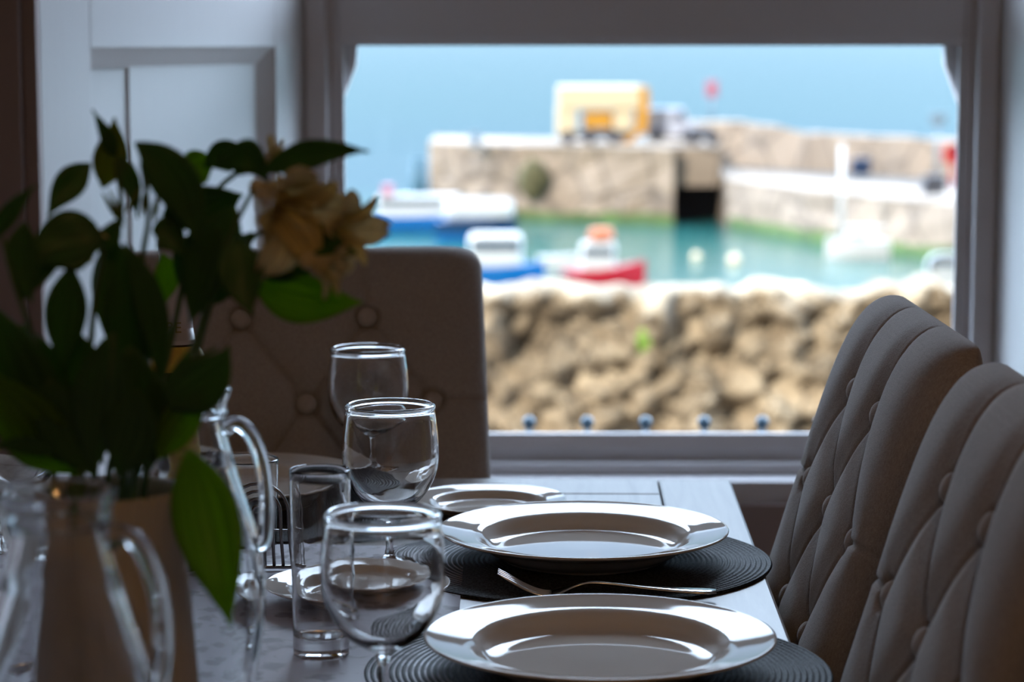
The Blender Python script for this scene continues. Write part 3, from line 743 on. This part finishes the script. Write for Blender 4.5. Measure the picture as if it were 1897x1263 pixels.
def blossom(parent, base, tip, d0, d1, size, wide=1.0, seed=0):
    rnd = random.Random(seed)
    A = PY(*base, d0); B = PY(*tip, d1); ax = (B-A).normalized(); q = ax.to_track_quat('Z', 'Y').to_matrix()
    hub = bm_new(); bmesh.ops.create_uvsphere(hub, u_segments=12, v_segments=8, radius=.0055); bmesh.ops.translate(hub, vec=A, verts=hub.verts[:])
    hub_o = link('blossom', hub, M_petal, parent)
    for k in range(6):
        inner = k % 2
        L = size*(1.0 if not inner else .95)*rnd.uniform(.92, 1.08); Wd = size*(.27 if not inner else .17)*wide
        rows, m = petal_mesh(L, Wd, rnd.uniform(1.2, 1.9), .20+.1*rnd.random()-(.06 if inner else 0))
        a0 = PI*2*k/6+rnd.uniform(-.15, .15)
        b = bm_new(); uvl = b.loops.layers.uv.new('UVMap'); R = []; uvs = {}
        er = Vector((math.cos(a0), math.sin(a0), 0)); et = Vector((-math.sin(a0), math.cos(a0), 0))
        for i, (r, z, w, th) in enumerate(rows):
            row = []
            for j in range(m+1):
                s = j/m*2-1; cup = -(s*s)*w*.45
                ruff = .0012*math.sin(s*7+i*1.1+k)*(i/12)
                p = er*(r+cup*math.cos(th)+ruff)+et*(s*w)+Vector((0, 0, z-cup*math.sin(th)*.6+ruff))
                v = b.verts.new(A+q @ p); uvs[v] = (j/m, i/12); row.append(v)
            R.append(row)
        for X, Y in zip(R, R[1:]):
            for j in range(m):
                f = b.faces.new((X[j], X[j+1], Y[j+1], Y[j]))
                for l in f.loops: l[uvl].uv = uvs[l.vert]
        r_ = bmesh.ops.extrude_face_region(b, geom=b.faces[:]); bmesh.ops.translate(b, vec=(0, .0002, .0002), verts=[v for v in r_['geom'] if isinstance(v, bmesh.types.BMVert)])
        link('petal', b, M_petal2 if inner else M_petal, hub_o)
    for k in range(5):
        a0 = k*1.256; b = bm_new()
        pts = [A+q @ Vector((math.cos(a0)*.002, math.sin(a0)*.002, 0)), A+q @ Vector((math.cos(a0)*.005, math.sin(a0)*.005, size*.45)), A+q @ Vector((math.cos(a0)*.008, math.sin(a0)*.008+.003, size*.8))]
        tube(b, catmull(pts, 4), .0006, 6); bmesh.ops.create_uvsphere(b, u_segments=8, v_segments=6, radius=.0016, matrix=Matrix.Translation(pts[-1]))
        link('stamen', b, M_sten, hub_o)
def bud(parent, p0, p1, wpx, d, m=None):
    A = PY(*p0, d); B = PY(*p1, d); n = 8; b = bm_new()
    tube(b, [A.lerp(B, i/n) for i in range(n+1)], [max(.0006, wpx*.5*d/F*math.sin(PI*(i/n*.94+.03))) for i in range(n+1)], 10)
    link('bud', b, m or M_leafo, parent)
GL = 'flowers standing in the cream vase'
# main right-hand stem with the big blossoms
s = stem([(.01, 0, .012, 0), (330, 720), (385, 560), (430, 430), (470, 350)], 'flower stem bearing the largest pale yellow blossom, leaning towards the window', [1.43, 1.42, 1.41, 1.40])
blossom(s, (478, 348), (585, 425), 1.405, 1.37, .058, 1.1, 3)
leaf(s, (482, 322), (684, 281), 50, 1.40, 1.38, (0, -18), 0, 0)
leaf(s, (400, 300), (500, 345), 70, 1.42, 1.42, (10, -30), .01, 20)
leaf(s, (440, 440), (467, 586), 82, 1.38, 1.37, (-6, 0), 0, 0)
leaf(s, (470, 530), (672, 560), 88, 1.42, 1.40, (0, 10), 0, 0, M_leafl)
leaf(s, (408, 420), (352, 600), 92, 1.40, 1.41, (0, 0), 0, 30)
leaf(s, (436, 380), (368, 560), 90, 1.43, 1.42, (-10, 0), 0, -20)
s = stem([(.02, .01, .02, .01), (350, 700), (400, 540), (470, 440), (560, 400), (600, 390)], 'flower stem with the frilled yellow blossom beside the largest one', [1.46, 1.45, 1.44, 1.42, 1.42])
blossom(s, (598, 412), (668, 432), 1.42, 1.40, .041, .75, 11)
blossom(s, (570, 482), (640, 508), 1.385, 1.375, .027, .7, 21)
leaf(s, (535, 432), (662, 468), 78, 1.40, 1.39, (0, 8), 0, 0)
leaf(s, (470, 470), (575, 505), 60, 1.42, 1.41, (0, 5), 0, 10)
bud(s, (600, 410), (650, 362), 22, 1.42, M_petal)
s = stem([(.0, .02, .005, .02), (300, 700), (350, 480), (390, 370), (440, 320), (490, 300)], 'flower stem whose small yellow blossom peeps above the long pointed leaf', [1.49, 1.48, 1.47, 1.47, 1.47])
blossom(s, (480, 305), (535, 292), 1.47, 1.46, .022, .9, 31)
leaf(s, (340, 330), (402, 300), 62, 1.48, 1.48, (0, -8), 0, 0, M_leafl)
leaf(s, (380, 310), (470, 300), 60, 1.46, 1.46, (0, -20), 0, 20)
leaf(s, (320, 470), (470, 430), 150, 1.46, 1.45, (0, 30), 0, 10)
leaf(s, (330, 420), (450, 360), 110, 1.47, 1.46, (0, -10), 0, 25)
leaf(s, (300, 470), (305, 562), 44, 1.50, 1.50, (8, 0), 0, 0, M_leafl)
leaf(s, (405, 500), (350, 560), 40, 1.5, 1.5, (8, 0), 0, 0, M_leafl)
s = stem([(-.005, -.01, 0, -.01), (262, 700), (262, 500), (275, 400), (262, 300)], 'flower stem with the broad dark arching leaf at its tip', [1.42, 1.41, 1.40, 1.40])
leaf(s, (250, 264), (372, 470), 84, 1.39, 1.40, (22, -22), 0, 10)
leaf(s, (282, 430), (345, 480), 62, 1.41, 1.41, (0, -18), 0, 0)
leaf(s, (300, 400), (365, 330), 60, 1.42, 1.42, (10, 10), 0, 10)
leaf(s, (232, 450), (262, 800), 82, 1.40, 1.42, (-6, 0), 0, 10)
leaf(s, (236, 455), (296, 720), 56, 1.38, 1.40, (18, 0), 0, 0)
for p in (((232, 395), (262, 345)), ((262, 400), (275, 338)), ((285, 410), (292, 360))): bud(s, *p, 13, 1.42)
s = stem([(-.01, 0, -.01, 0), (225, 720), (215, 480), (225, 380), (212, 290)], 'tallest flower stem, with twisted olive green tip leaves', [1.44, 1.44, 1.44, 1.44])
leaf(s, (190, 348), (212, 218), 62, 1.44, 1.44, (4, 0), 0, 10, M_leafo)
leaf(s, (214, 290), (171, 203), 30, 1.44, 1.43, (4, 6), 0, 20)
leaf(s, (220, 288), (254, 405), 34, 1.44, 1.44, (6, -6), 0, 0)
leaf(s, (168, 303), (88, 402), 54, 1.44, 1.43, (-4, -6), 0, 0)
leaf(s, (215, 430), (200, 640), 60, 1.43, 1.42, (-6, 0), 0, 10)
bud(s, (230, 420), (190, 358), 12, 1.44); bud(s, (232, 410), (202, 352), 9, 1.43)
s = stem([(-.02, 0, -.022, 0), (160, 720), (175, 560), (190, 460), (150, 420)], 'flower stem with drooping half-opened yellow buds', [1.42, 1.41, 1.40, 1.40])
bud(s, (185, 425), (88, 404), 20, 1.40, M_petal2); bud(s, (200, 440), (140, 415), 16, 1.40, M_petal2); bud(s, (150, 440), (168, 488), 34, 1.40, M_petal2)
leaf(s, (195, 450), (45, 500), 110, 1.39, 1.38, (0, -22), 0, 15)
leaf(s, (185, 470), (225, 400), 40, 1.41, 1.41, (0, 0), 0, 0)
leaf(s, (132, 490), (118, 690), 74, 1.38, 1.39, (-4, 0), 0, 0)
leaf(s, (100, 440), (40, 560), 80, 1.40, 1.38, (-8, 0), 0, 20)
leaf(s, (150, 620), (190, 860), 90, 1.40, 1.42, (0, 0), 0, 0)
s = stem([(-.03, -.01, -.032, -.01), (110, 760), (60, 620), (25, 520), (5, 440)], 'leafy flower stem leaning out of the picture over the left edge', [1.40, 1.38, 1.36, 1.35])
leaf(s, (-10, 445), (66, 343), 34, 1.36, 1.35, (-6, -4), 0, 0)
leaf(s, (45, 410), (60, 560), 62, 1.36, 1.36, (-8, 0), 0, 10)
leaf(s, (-20, 560), (140, 870), 130, 1.36, 1.40, (-14, 12), 0, 10)
leaf(s, (-20, 690), (150, 880), 110, 1.34, 1.41, (0, 20), 0, 0, M_leafl)
leaf(s, (40, 600), (150, 820), 90, 1.38, 1.41, (-14, 0), 0, 0)
leaf(s, (110, 840), (-20, 828), 34, 1.38, 1.34, (0, -10), 0, 0)
s = stem([(.015, -.02, .018, -.02), (300, 780), (330, 690), (400, 645)], 'short flower stem with the big lit leaf drooping over the vase lip', [1.38, 1.37, 1.36])
leaf(s, (300, 745), (425, 640), 96, 1.37, 1.36, (18, 12), 0, 0)
leaf(s, (292, 850), (392, 700), 66, 1.38, 1.37, (0, -4), 0, 0, M_leafl)
leaf(s, (348, 832), (428, 1162), 118, 1.37, 1.33, (6, -8), -.01, 0, M_leafl)
leaf(s, (240, 640), (260, 880), 110, 1.39, 1.40, (0, 0), 0, 0)
leaf(s, (348, 650), (278, 870), 64, 1.40, 1.40, (10, 0), 0, 10)
leaf(s, (290, 700), (285, 860), 80, 1.39, 1.40, (6, 0), 0, 20)
s = stem([(-.012, -.03, -.012, -.034), (180, 800), (205, 700), (210, 620)], 'leafy stem at the near side of the vase, one leaf hanging down its front', [1.39, 1.37, 1.36])
leaf(s, (150, 865), (150, 985), 30, 1.375, 1.37, (0, 0), 0, 0)
leaf(s, (200, 620), (170, 880), 100, 1.36, 1.39, (0, 0), 0, 0)
leaf(s, (90, 700), (180, 885), 100, 1.37, 1.39, (-10, 8), 0, 0)
leaf(s, (255, 720), (215, 885), 100, 1.37, 1.39, (6, 8), 0, 10)
for o in list(bpy.data.objects):
    if o.name.startswith('flower_stem'): o['group'] = GL

# ------------------------------------------------------------------ outside
ZWAT = CZ-9.0
b = bm_new()
sea_y = [30, 60, 120, 250, 600, 1500, 6000, 14000]
vv = [[b.verts.new((x*(1+y/60), y, ZWAT)) for x in (-60, -20, 0, 20, 60)] for y in sea_y]
for A, B in zip(vv, vv[1:]):
    for k in range(4): b.faces.new((A[k], A[k+1], B[k+1], B[k]))
o = link('sea', b, M_sea, smooth=False); tag(o, 'calm turquoise harbour water and open sea reaching the horizon', 'sea', None, 'structure')
# street-side iron railing just outside the sill
rl = empty('iron_railing', (0, 4.45, 0), 0, 'blue-black iron railing with ball finials just outside the window', 'railing')
for k in range(-3, 9):
    p = PY(980+108*k, 790, 4.45)
    if k < 0 and k > -4 or k > 4: pass
    b = bm_new(); tube(b, [(p.x, 0, .30), (p.x, 0, p.z+.002)], .006, 10); o = link('bar', b, M_iron, rl)
    b = bm_new(); bmesh.ops.create_uvsphere(b, u_segments=20, v_segments=14, radius=.0125); bmesh.ops.translate(b, vec=(p.x, 0, p.z+.008), verts=b.verts[:]); link('finial', b, M_iron, o)
pz = PY(980, 820, 4.45).z
b = bm_new(); box(b, -.9, 1.6, -.008, .008, pz-.02, pz-.005, .002); box(b, -.9, 1.6, -.008, .008, .20, .22, .002); link('rail', b, M_iron, rl, smooth=False)
b = bm_new(); box(b, -1.2, 1.9, 4.21, 4.6, .1, .2); o = link('stone_ledge', b, M_deck, smooth=False); tag(o, 'outer stone ledge carrying the iron railing', 'ledge', None, 'structure')

# rubble wall across the street
Dw = 25.0
b = bm_new(); NX, NZ = 330, 60; x0, x1 = -9, 12
zt0 = PY(1000, 532, Dw).z
g_ = []
for j in range(NZ+1):
    row = []
    for i in range(NX+1):
        x = x0+(x1-x0)*i/NX; top = zt0+.16*(noise.noise(Vector((x*1.3, 0, 3)))+.5*noise.noise(Vector((x*4, 5, 3))))
        z = -4.6+(top+4.6)*j/NZ
        p = Vector((x*2.2, 0, z*2.2)); dd = noise.voronoi(p+Vector((noise.noise(p*1.1)*.6, 0, noise.noise(p*1.3+Vector((9, 0, 0)))*.6)))[0]
        tb = noise.turbulence(Vector((x*2.3, 4, z*2.6)), 5, False)
        y = Dw-.30*min(.55, (dd[1]-dd[0]))-.40*tb-.10*noise.noise(Vector((x*7, 1, z*7)))+(.25 if j == NZ else 0)+.22*max(0, zt0-.9-z)**.5*0
        row.append(b.verts.new((x, y, z)))
    g_.append(row)
for j in range(NZ):
    for i in range(NX): b.faces.new((g_[j][i], g_[j][i+1], g_[j+1][i+1], g_[j+1][i]))
r = [b.verts.new((v.co.x, Dw+.6, v.co.z-.02)) for v in g_[-1]]; r2 = [b.verts.new((v.co.x, Dw+.6, -4.6)) for v in g_[-1]]
for i in range(NX):
    b.faces.new((g_[-1][i], g_[-1][i+1], r[i+1], r[i])); b.faces.new((r[i], r[i+1], r2[i+1], r2[i]))
o = link('rubble_wall', b, M_rubble, smooth=True); tag(o, 'rough honey-coloured rubble stone wall between the street and the harbour', 'wall')
b = bm_new(); box(b, -12, 14, 4.6, 26, -4.8, -4.6); o = link('street', b, M_deck, smooth=False); tag(o, None, None, None, 'structure')
# plant tuft on the wall
wp = PY(1192, 632, Dw-.5)
b = bm_new()
for k in range(60):
    a = random.uniform(0, 2*PI); q = Vector((math.cos(a)*random.uniform(.0, .09), -random.random()*.06, math.sin(a)*random.uniform(0, .13)))
    v = [b.verts.new(wp+q+Vector((random.uniform(-.04, .04), random.uniform(-.03, .03), random.uniform(-.04, .04)))) for _ in range(3)]; b.faces.new(v)
o = link('wall_plant', b, M_leafl, smooth=False); tag(o, 'small bright green plant growing from the rubble wall', 'plant')

# ---- piers
def pier_block(name, front, ztop, depth, m, label, weed=True, cat='pier'):
    """front: list of (px, py_base) on the water; extruded back by depth"""
    root = empty(name, (0, 0, ZWAT), 0, label, cat)
    P = [PZ(px, py, ZWAT) for px, py in front]
    b = bm_new(); n = 14; rows = []
    pts = []
    for A, B in zip(P, P[1:]):
        k = max(2, int((B-A).length/.8))
        for i in range(k): pts.append(A.lerp(B, i/k))
    pts.append(P[-1])
    for j in range(n+1):
        t = j/n; row = []
        for p in pts:
            zt = ztop(p.x) if callable(ztop) else ztop
            y = p.y+.5*noise.noise(Vector((p.x*.5, t*2, 1)))+.3*noise.noise(Vector((p.x*1.6, t*5, 7)))
            row.append(b.verts.new((p.x, y+t*.3, (ZWAT-.5)+(zt-ZWAT+.5)*t-ZWAT)))
        rows.append(row)
    rows.append([b.verts.new((v.co.x, v.co.y+depth, v.co.z)) for v in rows[-1]])
    rows.append([b.verts.new((v.co.x, v.co.y, -.5)) for v in rows[-1]])
    for A, B in zip(rows, rows[1:]):
        for i in range(len(A)-1): b.faces.new((A[i], A[i+1], B[i+1], B[i]))
    for e in (0, -1): b.faces.new([r[e] for r in rows])
    link('masonry', b, m, root, smooth=False)
    if weed:
        b = bm_new(); A = [b.verts.new((p.x, p.y-.32+.2*noise.noise(Vector((p.x, 0, 0))), -.3)) for p in pts]; B = [b.verts.new((p.x, p.y-.28, .45+.35*noise.noise(Vector((p.x*.7, 3, 0))))) for p in pts]
        D = [b.verts.new((p.x, p.y+.5, .45)) for p in pts]
        for i in range(len(A)-1): b.faces.new((A[i], A[i+1], B[i+1], B[i])); b.faces.new((B[i], B[i+1], D[i+1], D[i]))
        link('weed_band', b, M_weed, root, smooth=False)
    return root
def ztp(px, py, Y): return PY(px, py, Y).z
zA = ztp(900, 272, 119)
pl_ = pier_block('pier', [(795, 398), (900, 404), (1100, 411), (1248, 416)], zA, 9, M_pier, 'pale stone pier head carrying the yellow crane')
gx0, gx1 = PZ(1248, 416, ZWAT).x+.12, PZ(1348, 419, ZWAT).x-.12
b = bm_new(); box(b, gx0, gx1, 121.5, 128, ZWAT-.5, ztp(1300, 345, 119)); tag(link('recess_wall', b, M_pier_shade, smooth=False), 'stone recess with painted-in shade between the two pier walls', 'pier wall')
b = bm_new(); box(b, gx0, gx1, 118.8, 128, ztp(1300, 345, 119)+.02, zA-.02); tag(link('quay_bridge', b, M_pier, smooth=False), 'short pale stone bridge spanning the shaded recess between the pier walls', 'bridge')
pr_ = pier_block('pier', [(1348, 419), (1500, 446), (1660, 468), (1790, 486), (1900, 500)], ztp(1560, 352, 108), 12, M_pier, 'long pale stone quay wall with a lower walkway behind the yacht')
# parapet behind the right quay and running to the left
def parapet(pts, h0, h1, th, name, label, m=M_pier):
    root_b = bm_new(); P = [PY(px, py, Y) for px, py, Y in pts]; F_, Bk = [], []
    pp = []
    for A, B in zip(P, P[1:]):
        k = max(2, int((B-A).length/.9)); pp += [A.lerp(B, i/k) for i in range(k)]
    pp.append(P[-1])
    rows = []
    for (dy, zt) in ((0, -1), (0, 0), (th, 0), (th, -1)):
        row = []
        for p in pp:
            z = p.z+.15*noise.noise(Vector((p.x*.9, 2, 0))) if zt == 0 else ZWAT+1.4
            row.append(root_b.verts.new((p.x, p.y+dy+.25*noise.noise(Vector((p.x*.8, dy, zt))), z)))
        rows.append(row)
    for A, B in zip(rows, rows[1:]):
        for i in range(len(A)-1): root_b.faces.new((A[i], A[i+1], B[i+1], B[i]))
    for e in (0, -1): root_b.faces.new([r[e] for r in rows])
    return tag(link(name, root_b, m, smooth=False), label, 'sea wall')
parapet([(1200, 240, 131), (1290, 226, 130), (1380, 226, 128), (1500, 247, 124), (1640, 254, 120), (1790, 262, 116), (1900, 268, 112)], 0, 0, 2.5, 'sea_wall', 'high pale sea wall rising behind the long quay')
b = bm_new()
prism(b, [(gx1+.3, 118), (gx1+.3, 131), (PY(1900, 300, 112).x, 113), (PY(1900, 300, 100).x, 100), (PY(1500, 300, 111).x, 111)], ZWAT-.5, ztp(1560, 352, 108)-.01, axis='z')
tag(link('quay_deck', b, M_deck, smooth=False), 'pale paved walkway between the quay edge and the high sea wall', 'walkway', None, 'structure')
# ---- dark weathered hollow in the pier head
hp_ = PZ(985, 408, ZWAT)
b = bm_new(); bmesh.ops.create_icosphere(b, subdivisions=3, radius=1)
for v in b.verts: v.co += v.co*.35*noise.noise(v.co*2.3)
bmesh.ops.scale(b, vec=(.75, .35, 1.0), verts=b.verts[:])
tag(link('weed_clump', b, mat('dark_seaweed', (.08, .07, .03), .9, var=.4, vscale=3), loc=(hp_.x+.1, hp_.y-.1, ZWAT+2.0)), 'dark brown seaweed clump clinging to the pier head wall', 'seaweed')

# ---- boats
def boat(name, wl_px, wl_py, Lpx, hull_m, label, Hh=.9, cab=None, rz=0, sheer=.5, cat='boat', stripe=None, flip=1):
    P = PZ(wl_px, wl_py, ZWAT); L = Lpx*P.y/F
    root = empty(name, P, rz, label, cat)
    b = bm_new(); n = 16; rows = []
    for i in range(n+1):
        t = i/n; x = (t-.5)*L*flip; hb = L*.15*(1-max(0, (t-.45)/.55)**2.2)*(.85+.15*min(1, t*6))
        hb = max(hb, .02); zt = Hh*(1+sheer*max(0, t-.3)**1.5*1.6)
        rows.append([b.verts.new(c) for c in ((x, -hb, zt), (x, -hb*.92, zt*.45), (x, -hb*.55, -.15), (x, 0, -.3), (x, hb*.55, -.15), (x, hb*.92, zt*.45), (x, hb, zt))])
    for A, B in zip(rows, rows[1:]):
        for k in range(6):
            f = b.faces.new((A[k], A[k+1], B[k+1], B[k])); f.material_index = 1 if (stripe and k in (0, 5)) else 0
    b.faces.new(rows[0]); b.faces.new(rows[-1])
    for A, B in zip(rows, rows[1:]): b.faces.new((A[0], B[0], B[6], A[6]))
    link('hull', b, [hull_m, stripe or hull_m], root, smooth=False)
    for (nm, m, xa, xb, za, zb_, bev) in (cab or []):
        b = bm_new(); box(b, xa*L, xb*L, -L*.10, L*.10, za, zb_, bev, 3); o = link(nm, b, m, root, smooth=False)
        if nm == 'cabin':
            b = bm_new(); box(b, xa*L+.1, xb*L-.1, -L*.10-.02, L*.10+.02, za+(zb_-za)*.55, za+(zb_-za)*.8); link('cabin_window', b, M_wind, o, smooth=False)
    return root
def mast(root, x, z0, z1, r=.05, m=M_white):
    b = bm_new(); tube(b, [(x, 0, z0), (x, 0, z1)], r, 8); return link('mast', b, m, root)
bA = boat('fishing_boat', 785, 430, 190, M_blue, 'blue fishing boat with long white deckhouse off the pier head', .75, [('cabin', M_white, -.45, .35, .7, 1.75, .1), ('deck_box', M_pink, -.40, -.30, 1.7, 2.2, .05)], sheer=.3)
bB = boat('fishing_boat', 882, 446, 150, M_blue, 'blue boat under a rounded white cover, against the pier head', .9, [('cover', M_white, -.42, .48, .85, 1.95, .45)], stripe=M_navy, sheer=.25)
bC = boat('fishing_boat', 935, 532, 150, M_blue, 'blue and white motor boat beside the red boat', .75, [('cabin', M_white, -.45, .22, .6, 2.0, .25)], sheer=.3)
bD = boat('fishing_boat', 1118, 528, 155, M_red, 'red fishing boat with white wheelhouse and orange canopy', .55, [('cabin', M_white, -.28, .14, .5, 1.6, .15), ('canopy', M_orange, -.18, .12, 1.6, 2.1, .2)], sheer=.75)
bE = boat('dinghy', 1035, 498, 80, M_white, 'small white dinghy floating between the blue boat and the red boat', .5, [], sheer=.2)
bF = boat('dinghy', 1034, 533, 40, M_dark, 'dark little tender tied between the blue boat and red boat', .45, [], sheer=.2)
bG = boat('yacht', 1588, 478, 118, M_white, 'white sailing yacht with tall mast moored below the quay', .75, [('cabin', M_white, -.2, .15, .7, 1.05, .1)], sheer=.15, flip=-1)
P_ = PZ(1588, 478, ZWAT); mast(bG, -.7, .5, PY(1555, 268, P_.y).z-ZWAT, .09)
b = bm_new(); tube(b, [(-.7, 0, 1.3), (1.1, 0, 1.25)], .06, 8); link('boom', b, M_white, bG)
bH = boat('motor_boat', 1765, 552, 120, M_white, 'white domed motor boat partly behind the side of the window frame', .7, [('cabin', M_white, -.42, .4, .6, 1.55, .45)], sheer=.2)
bI = boat('motor_boat', 845, 372, 90, M_white, 'small white motor boat moored close under the pier head', .6, [('cabin', M_white, -.35, .2, .5, 1.3, .2)], sheer=.3)
for (px, py, r, l) in ((1360, 488, .26, 'pale round mooring buoy nearest the red boat'), (1290, 480, .2, 'faint small mooring buoy between the red boat and the pale buoy')):
    p = PZ(px, py, ZWAT); b = bm_new(); bmesh.ops.create_uvsphere(b, u_segments=20, v_segments=14, radius=r); tube(b, [(0, 0, r*.9), (0, 0, r*1.4)], r*.12, 8)
    tag(link('mooring_buoy', b, M_cream, loc=(p.x, p.y, ZWAT+r*.5)), l, 'buoy', 'mooring buoys')

# ---- on the pier: yellow crane machine
cb = PY(1112, 285, 122); zc = zA
cr_ = empty('mobile_crane', (cb.x, 123, zc+.04), 0, 'yellow and cream harbour crane machine parked on the pier head', 'crane')
k = 123/F
b = bm_new(); box(b, -78*k, 72*k, -1.1, 1.1, 62*k, 104*k, .1, 2); link('body', b, M_cream, cr_, smooth=False)
b = bm_new(); prism(b, [(66*k, 20*k), (84*k, 16*k), (90*k, 70*k), (88*k, 102*k), (70*k, 104*k)], -1.0, 1.0); link('boom_arm', b, M_yel, cr_, smooth=False)
b = bm_new(); box(b, -80*k, -44*k, -1.0, 1.0, 12*k, 66*k, .08); cabn = link('cab', b, M_cream, cr_, smooth=False)
b = bm_new(); box(b, 25*k, 60*k, -.9, .9, 22*k, 66*k, .08); link('engine_cover', b, M_cream, cr_, smooth=False)
b = bm_new(); box(b, -30*k, 22*k, -.8, .8, 26*k, 58*k, .08); link('winch_housing', b, M_yel, cr_, smooth=False)
b = bm_new(); box(b, -76*k, 60*k, -.9, .9, 8*k, 22*k, .04); link('chassis', b, M_dark, cr_, smooth=False)
for x in (-60*k, -20*k, 25*k, 50*k):
    for y in (-.95, .95):
        b = bm_new(); bmesh.ops.create_cone(b, cap_ends=True, segments=20, radius1=.34, radius2=.34, depth=.3, matrix=Matrix.Translation((x, y, .34)) @ Matrix.Rotation(PI/2, 4, 'X'))
        link('wheel', b, M_dark, cr_, smooth='sharp')
b = bm_new(); prism(b, [(38*k, 2*k), (52*k, 2*k), (82*k, 24*k), (70*k, 30*k)], -1.35, -1.15); link('outrigger', b, M_yel, cr_, smooth=False)
def vehicle(name, px, py, Y, Lpx, Hpx, m, label, cat='van'):
    p = PY(px, py, Y); p.z = zA+.06; k = Y/F; r = empty(name, p, 0, label, cat); L = Lpx*k; H = Hpx*k
    b = bm_new(); prism(b, [(-L/2, .3), (L/2, .3), (L/2, H*.5), (L*.36, H*.58), (L*.22, H), (-L*.42, H), (-L/2, H*.8)], -.85, .85); link('body', b, m, r, smooth=False)
    b = bm_new(); prism(b, [(L*.05, H*.64), (L*.27, H*.64), (L*.19, H*.9), (L*.05, H*.9)], -.87, .87); link('side_window', b, M_wind, r, smooth=False)
    for x in (-L*.3, L*.3):
        for y in (-.8, .8):
            b = bm_new(); bmesh.ops.create_cone(b, cap_ends=True, segments=20, radius1=.32, radius2=.32, depth=.22, matrix=Matrix.Translation((x, y, .32)) @ Matrix.Rotation(PI/2, 4, 'X')); link('wheel', b, M_dark, r, smooth='sharp')
    return r
vehicle('van', 1243, 268, 124.5, 92, 60, mat('van_white', (.36, .38, .46), .3), 'white van parked next to the yellow crane')
vehicle('car', 1302, 300, 121, 56, 30, M_dark, 'dark low car parked in front of the white van', 'car')
def post(name, px, py0, py1, Y, r, m, label, cat, head=None):
    p0 = PY(px, py0, Y); p1 = PY(px, py1, Y); root = empty(name, p0, 0, label, cat); h = p1.z-p0.z
    b = bm_new(); tube(b, [(0, 0, 0), (0, 0, h)], r, 10); link('pole', b, m, root)
    if head: b = bm_new(); box(b, -head[0], head[0], -.1, .1, h-head[1], h+head[1], .05); link('head', b, head[2], root, smooth=False)
    return root
post('signal_post', 1318, 240, 165, 136, .09, M_grey, 'slim signal post with pink-red head rising over the sea wall', 'post', (.32, .45, M_pink))
post('lamp_post', 1735, 350, 220, 108.5, .07, M_grey, 'slim dark lamp post on the quay walkway near the window frame', 'lamp post', (.35, .25, M_grey))
post('beacon_post', 776, 400, 292, 119, .38, mat('teal_timber', (.02, .07, .10), .6), 'thick dark teal beacon post off the end of the pier head', 'post')
post('bollard_post', 880, 274, 252, 121, .25, M_grey, 'short grey bollard standing on the pier head top', 'bollard', (.3, .2, M_grey))
# lifebuoy
p = PY(1765, 285, 110.5); b = bm_new(); R1, R2 = .38, .10
vv = [[b.verts.new(((R1+R2*math.cos(v*PI/5))*math.cos(u*PI/16), R2*math.sin(v*PI/5), (R1+R2*math.cos(v*PI/5))*math.sin(u*PI/16))) for v in range(10)] for u in range(32)]
for u in range(32):
    for v in range(10): b.faces.new((vv[u][v], vv[(u+1) % 32][v], vv[(u+1) % 32][(v+1) % 10], vv[u][(v+1) % 10]))
lb = empty('lifebuoy', p, 0, 'orange-red lifebuoy on its stand at the far side of the quay', 'lifebuoy'); link('ring', b, mat('lifebuoy_red', (.40, .06, .04), .5), lb)
b = bm_new(); zq = ztp(1560, 352, 108); box(b, -.06, .06, .1, .2, zq-p.z, .3); box(b, -.4, .4, .08, .12, -.4, .4); link('stand', b, M_red, lb, smooth=False)
# rusty ladders on the quay wall
for px, py0, py1, l in ((1664, 462, 398, 'rusty orange ladder on the quay wall beside the yacht'), (1762, 474, 412, 'rusty orange ladder on the quay wall close to the window frame')):
    p = PZ(px, py0, ZWAT); h = PY(px, py1, p.y).z-ZWAT; r = empty('harbour_ladder', (p.x, p.y-.75, ZWAT), 0, l, 'ladder', 'rusty harbour ladders')
    for s in (-1, 1):
        b = bm_new(); box(b, s*.32-.07, s*.32+.07, -.07, .07, -.3, h); link('rail', b, M_rust, r, smooth=False)
    for q in range(7):
        b = bm_new(); box(b, -.3, .3, -.06, .06, .1+q*h/7, .22+q*h/7); link('rung', b, M_rust, r, smooth=False)
# heaps of gear on the quay
for (px, py, m, l) in ((1575, 300, M_rust, 'stacked rust-brown fishing crates on the quay walkway'), (1600, 314, M_navy, 'stacked dark blue fishing crates on the quay walkway'), (1737, 352, M_dark, 'stacked black crates beside the lamp post')):
    p = PZ(px, py+20, ztp(1560, 352, 108)); p.y += 1.2; p.z += .2; r = empty('crate_stack', p, 0, l, 'crates', 'fishing gear on the quay')
    for q in range(2):
        b = bm_new(); box(b, -.45+.04*q, .45+.04*q, -.35, .35, q*.42, q*.42+.38, .03); link('crate', b, m, r, smooth=False)
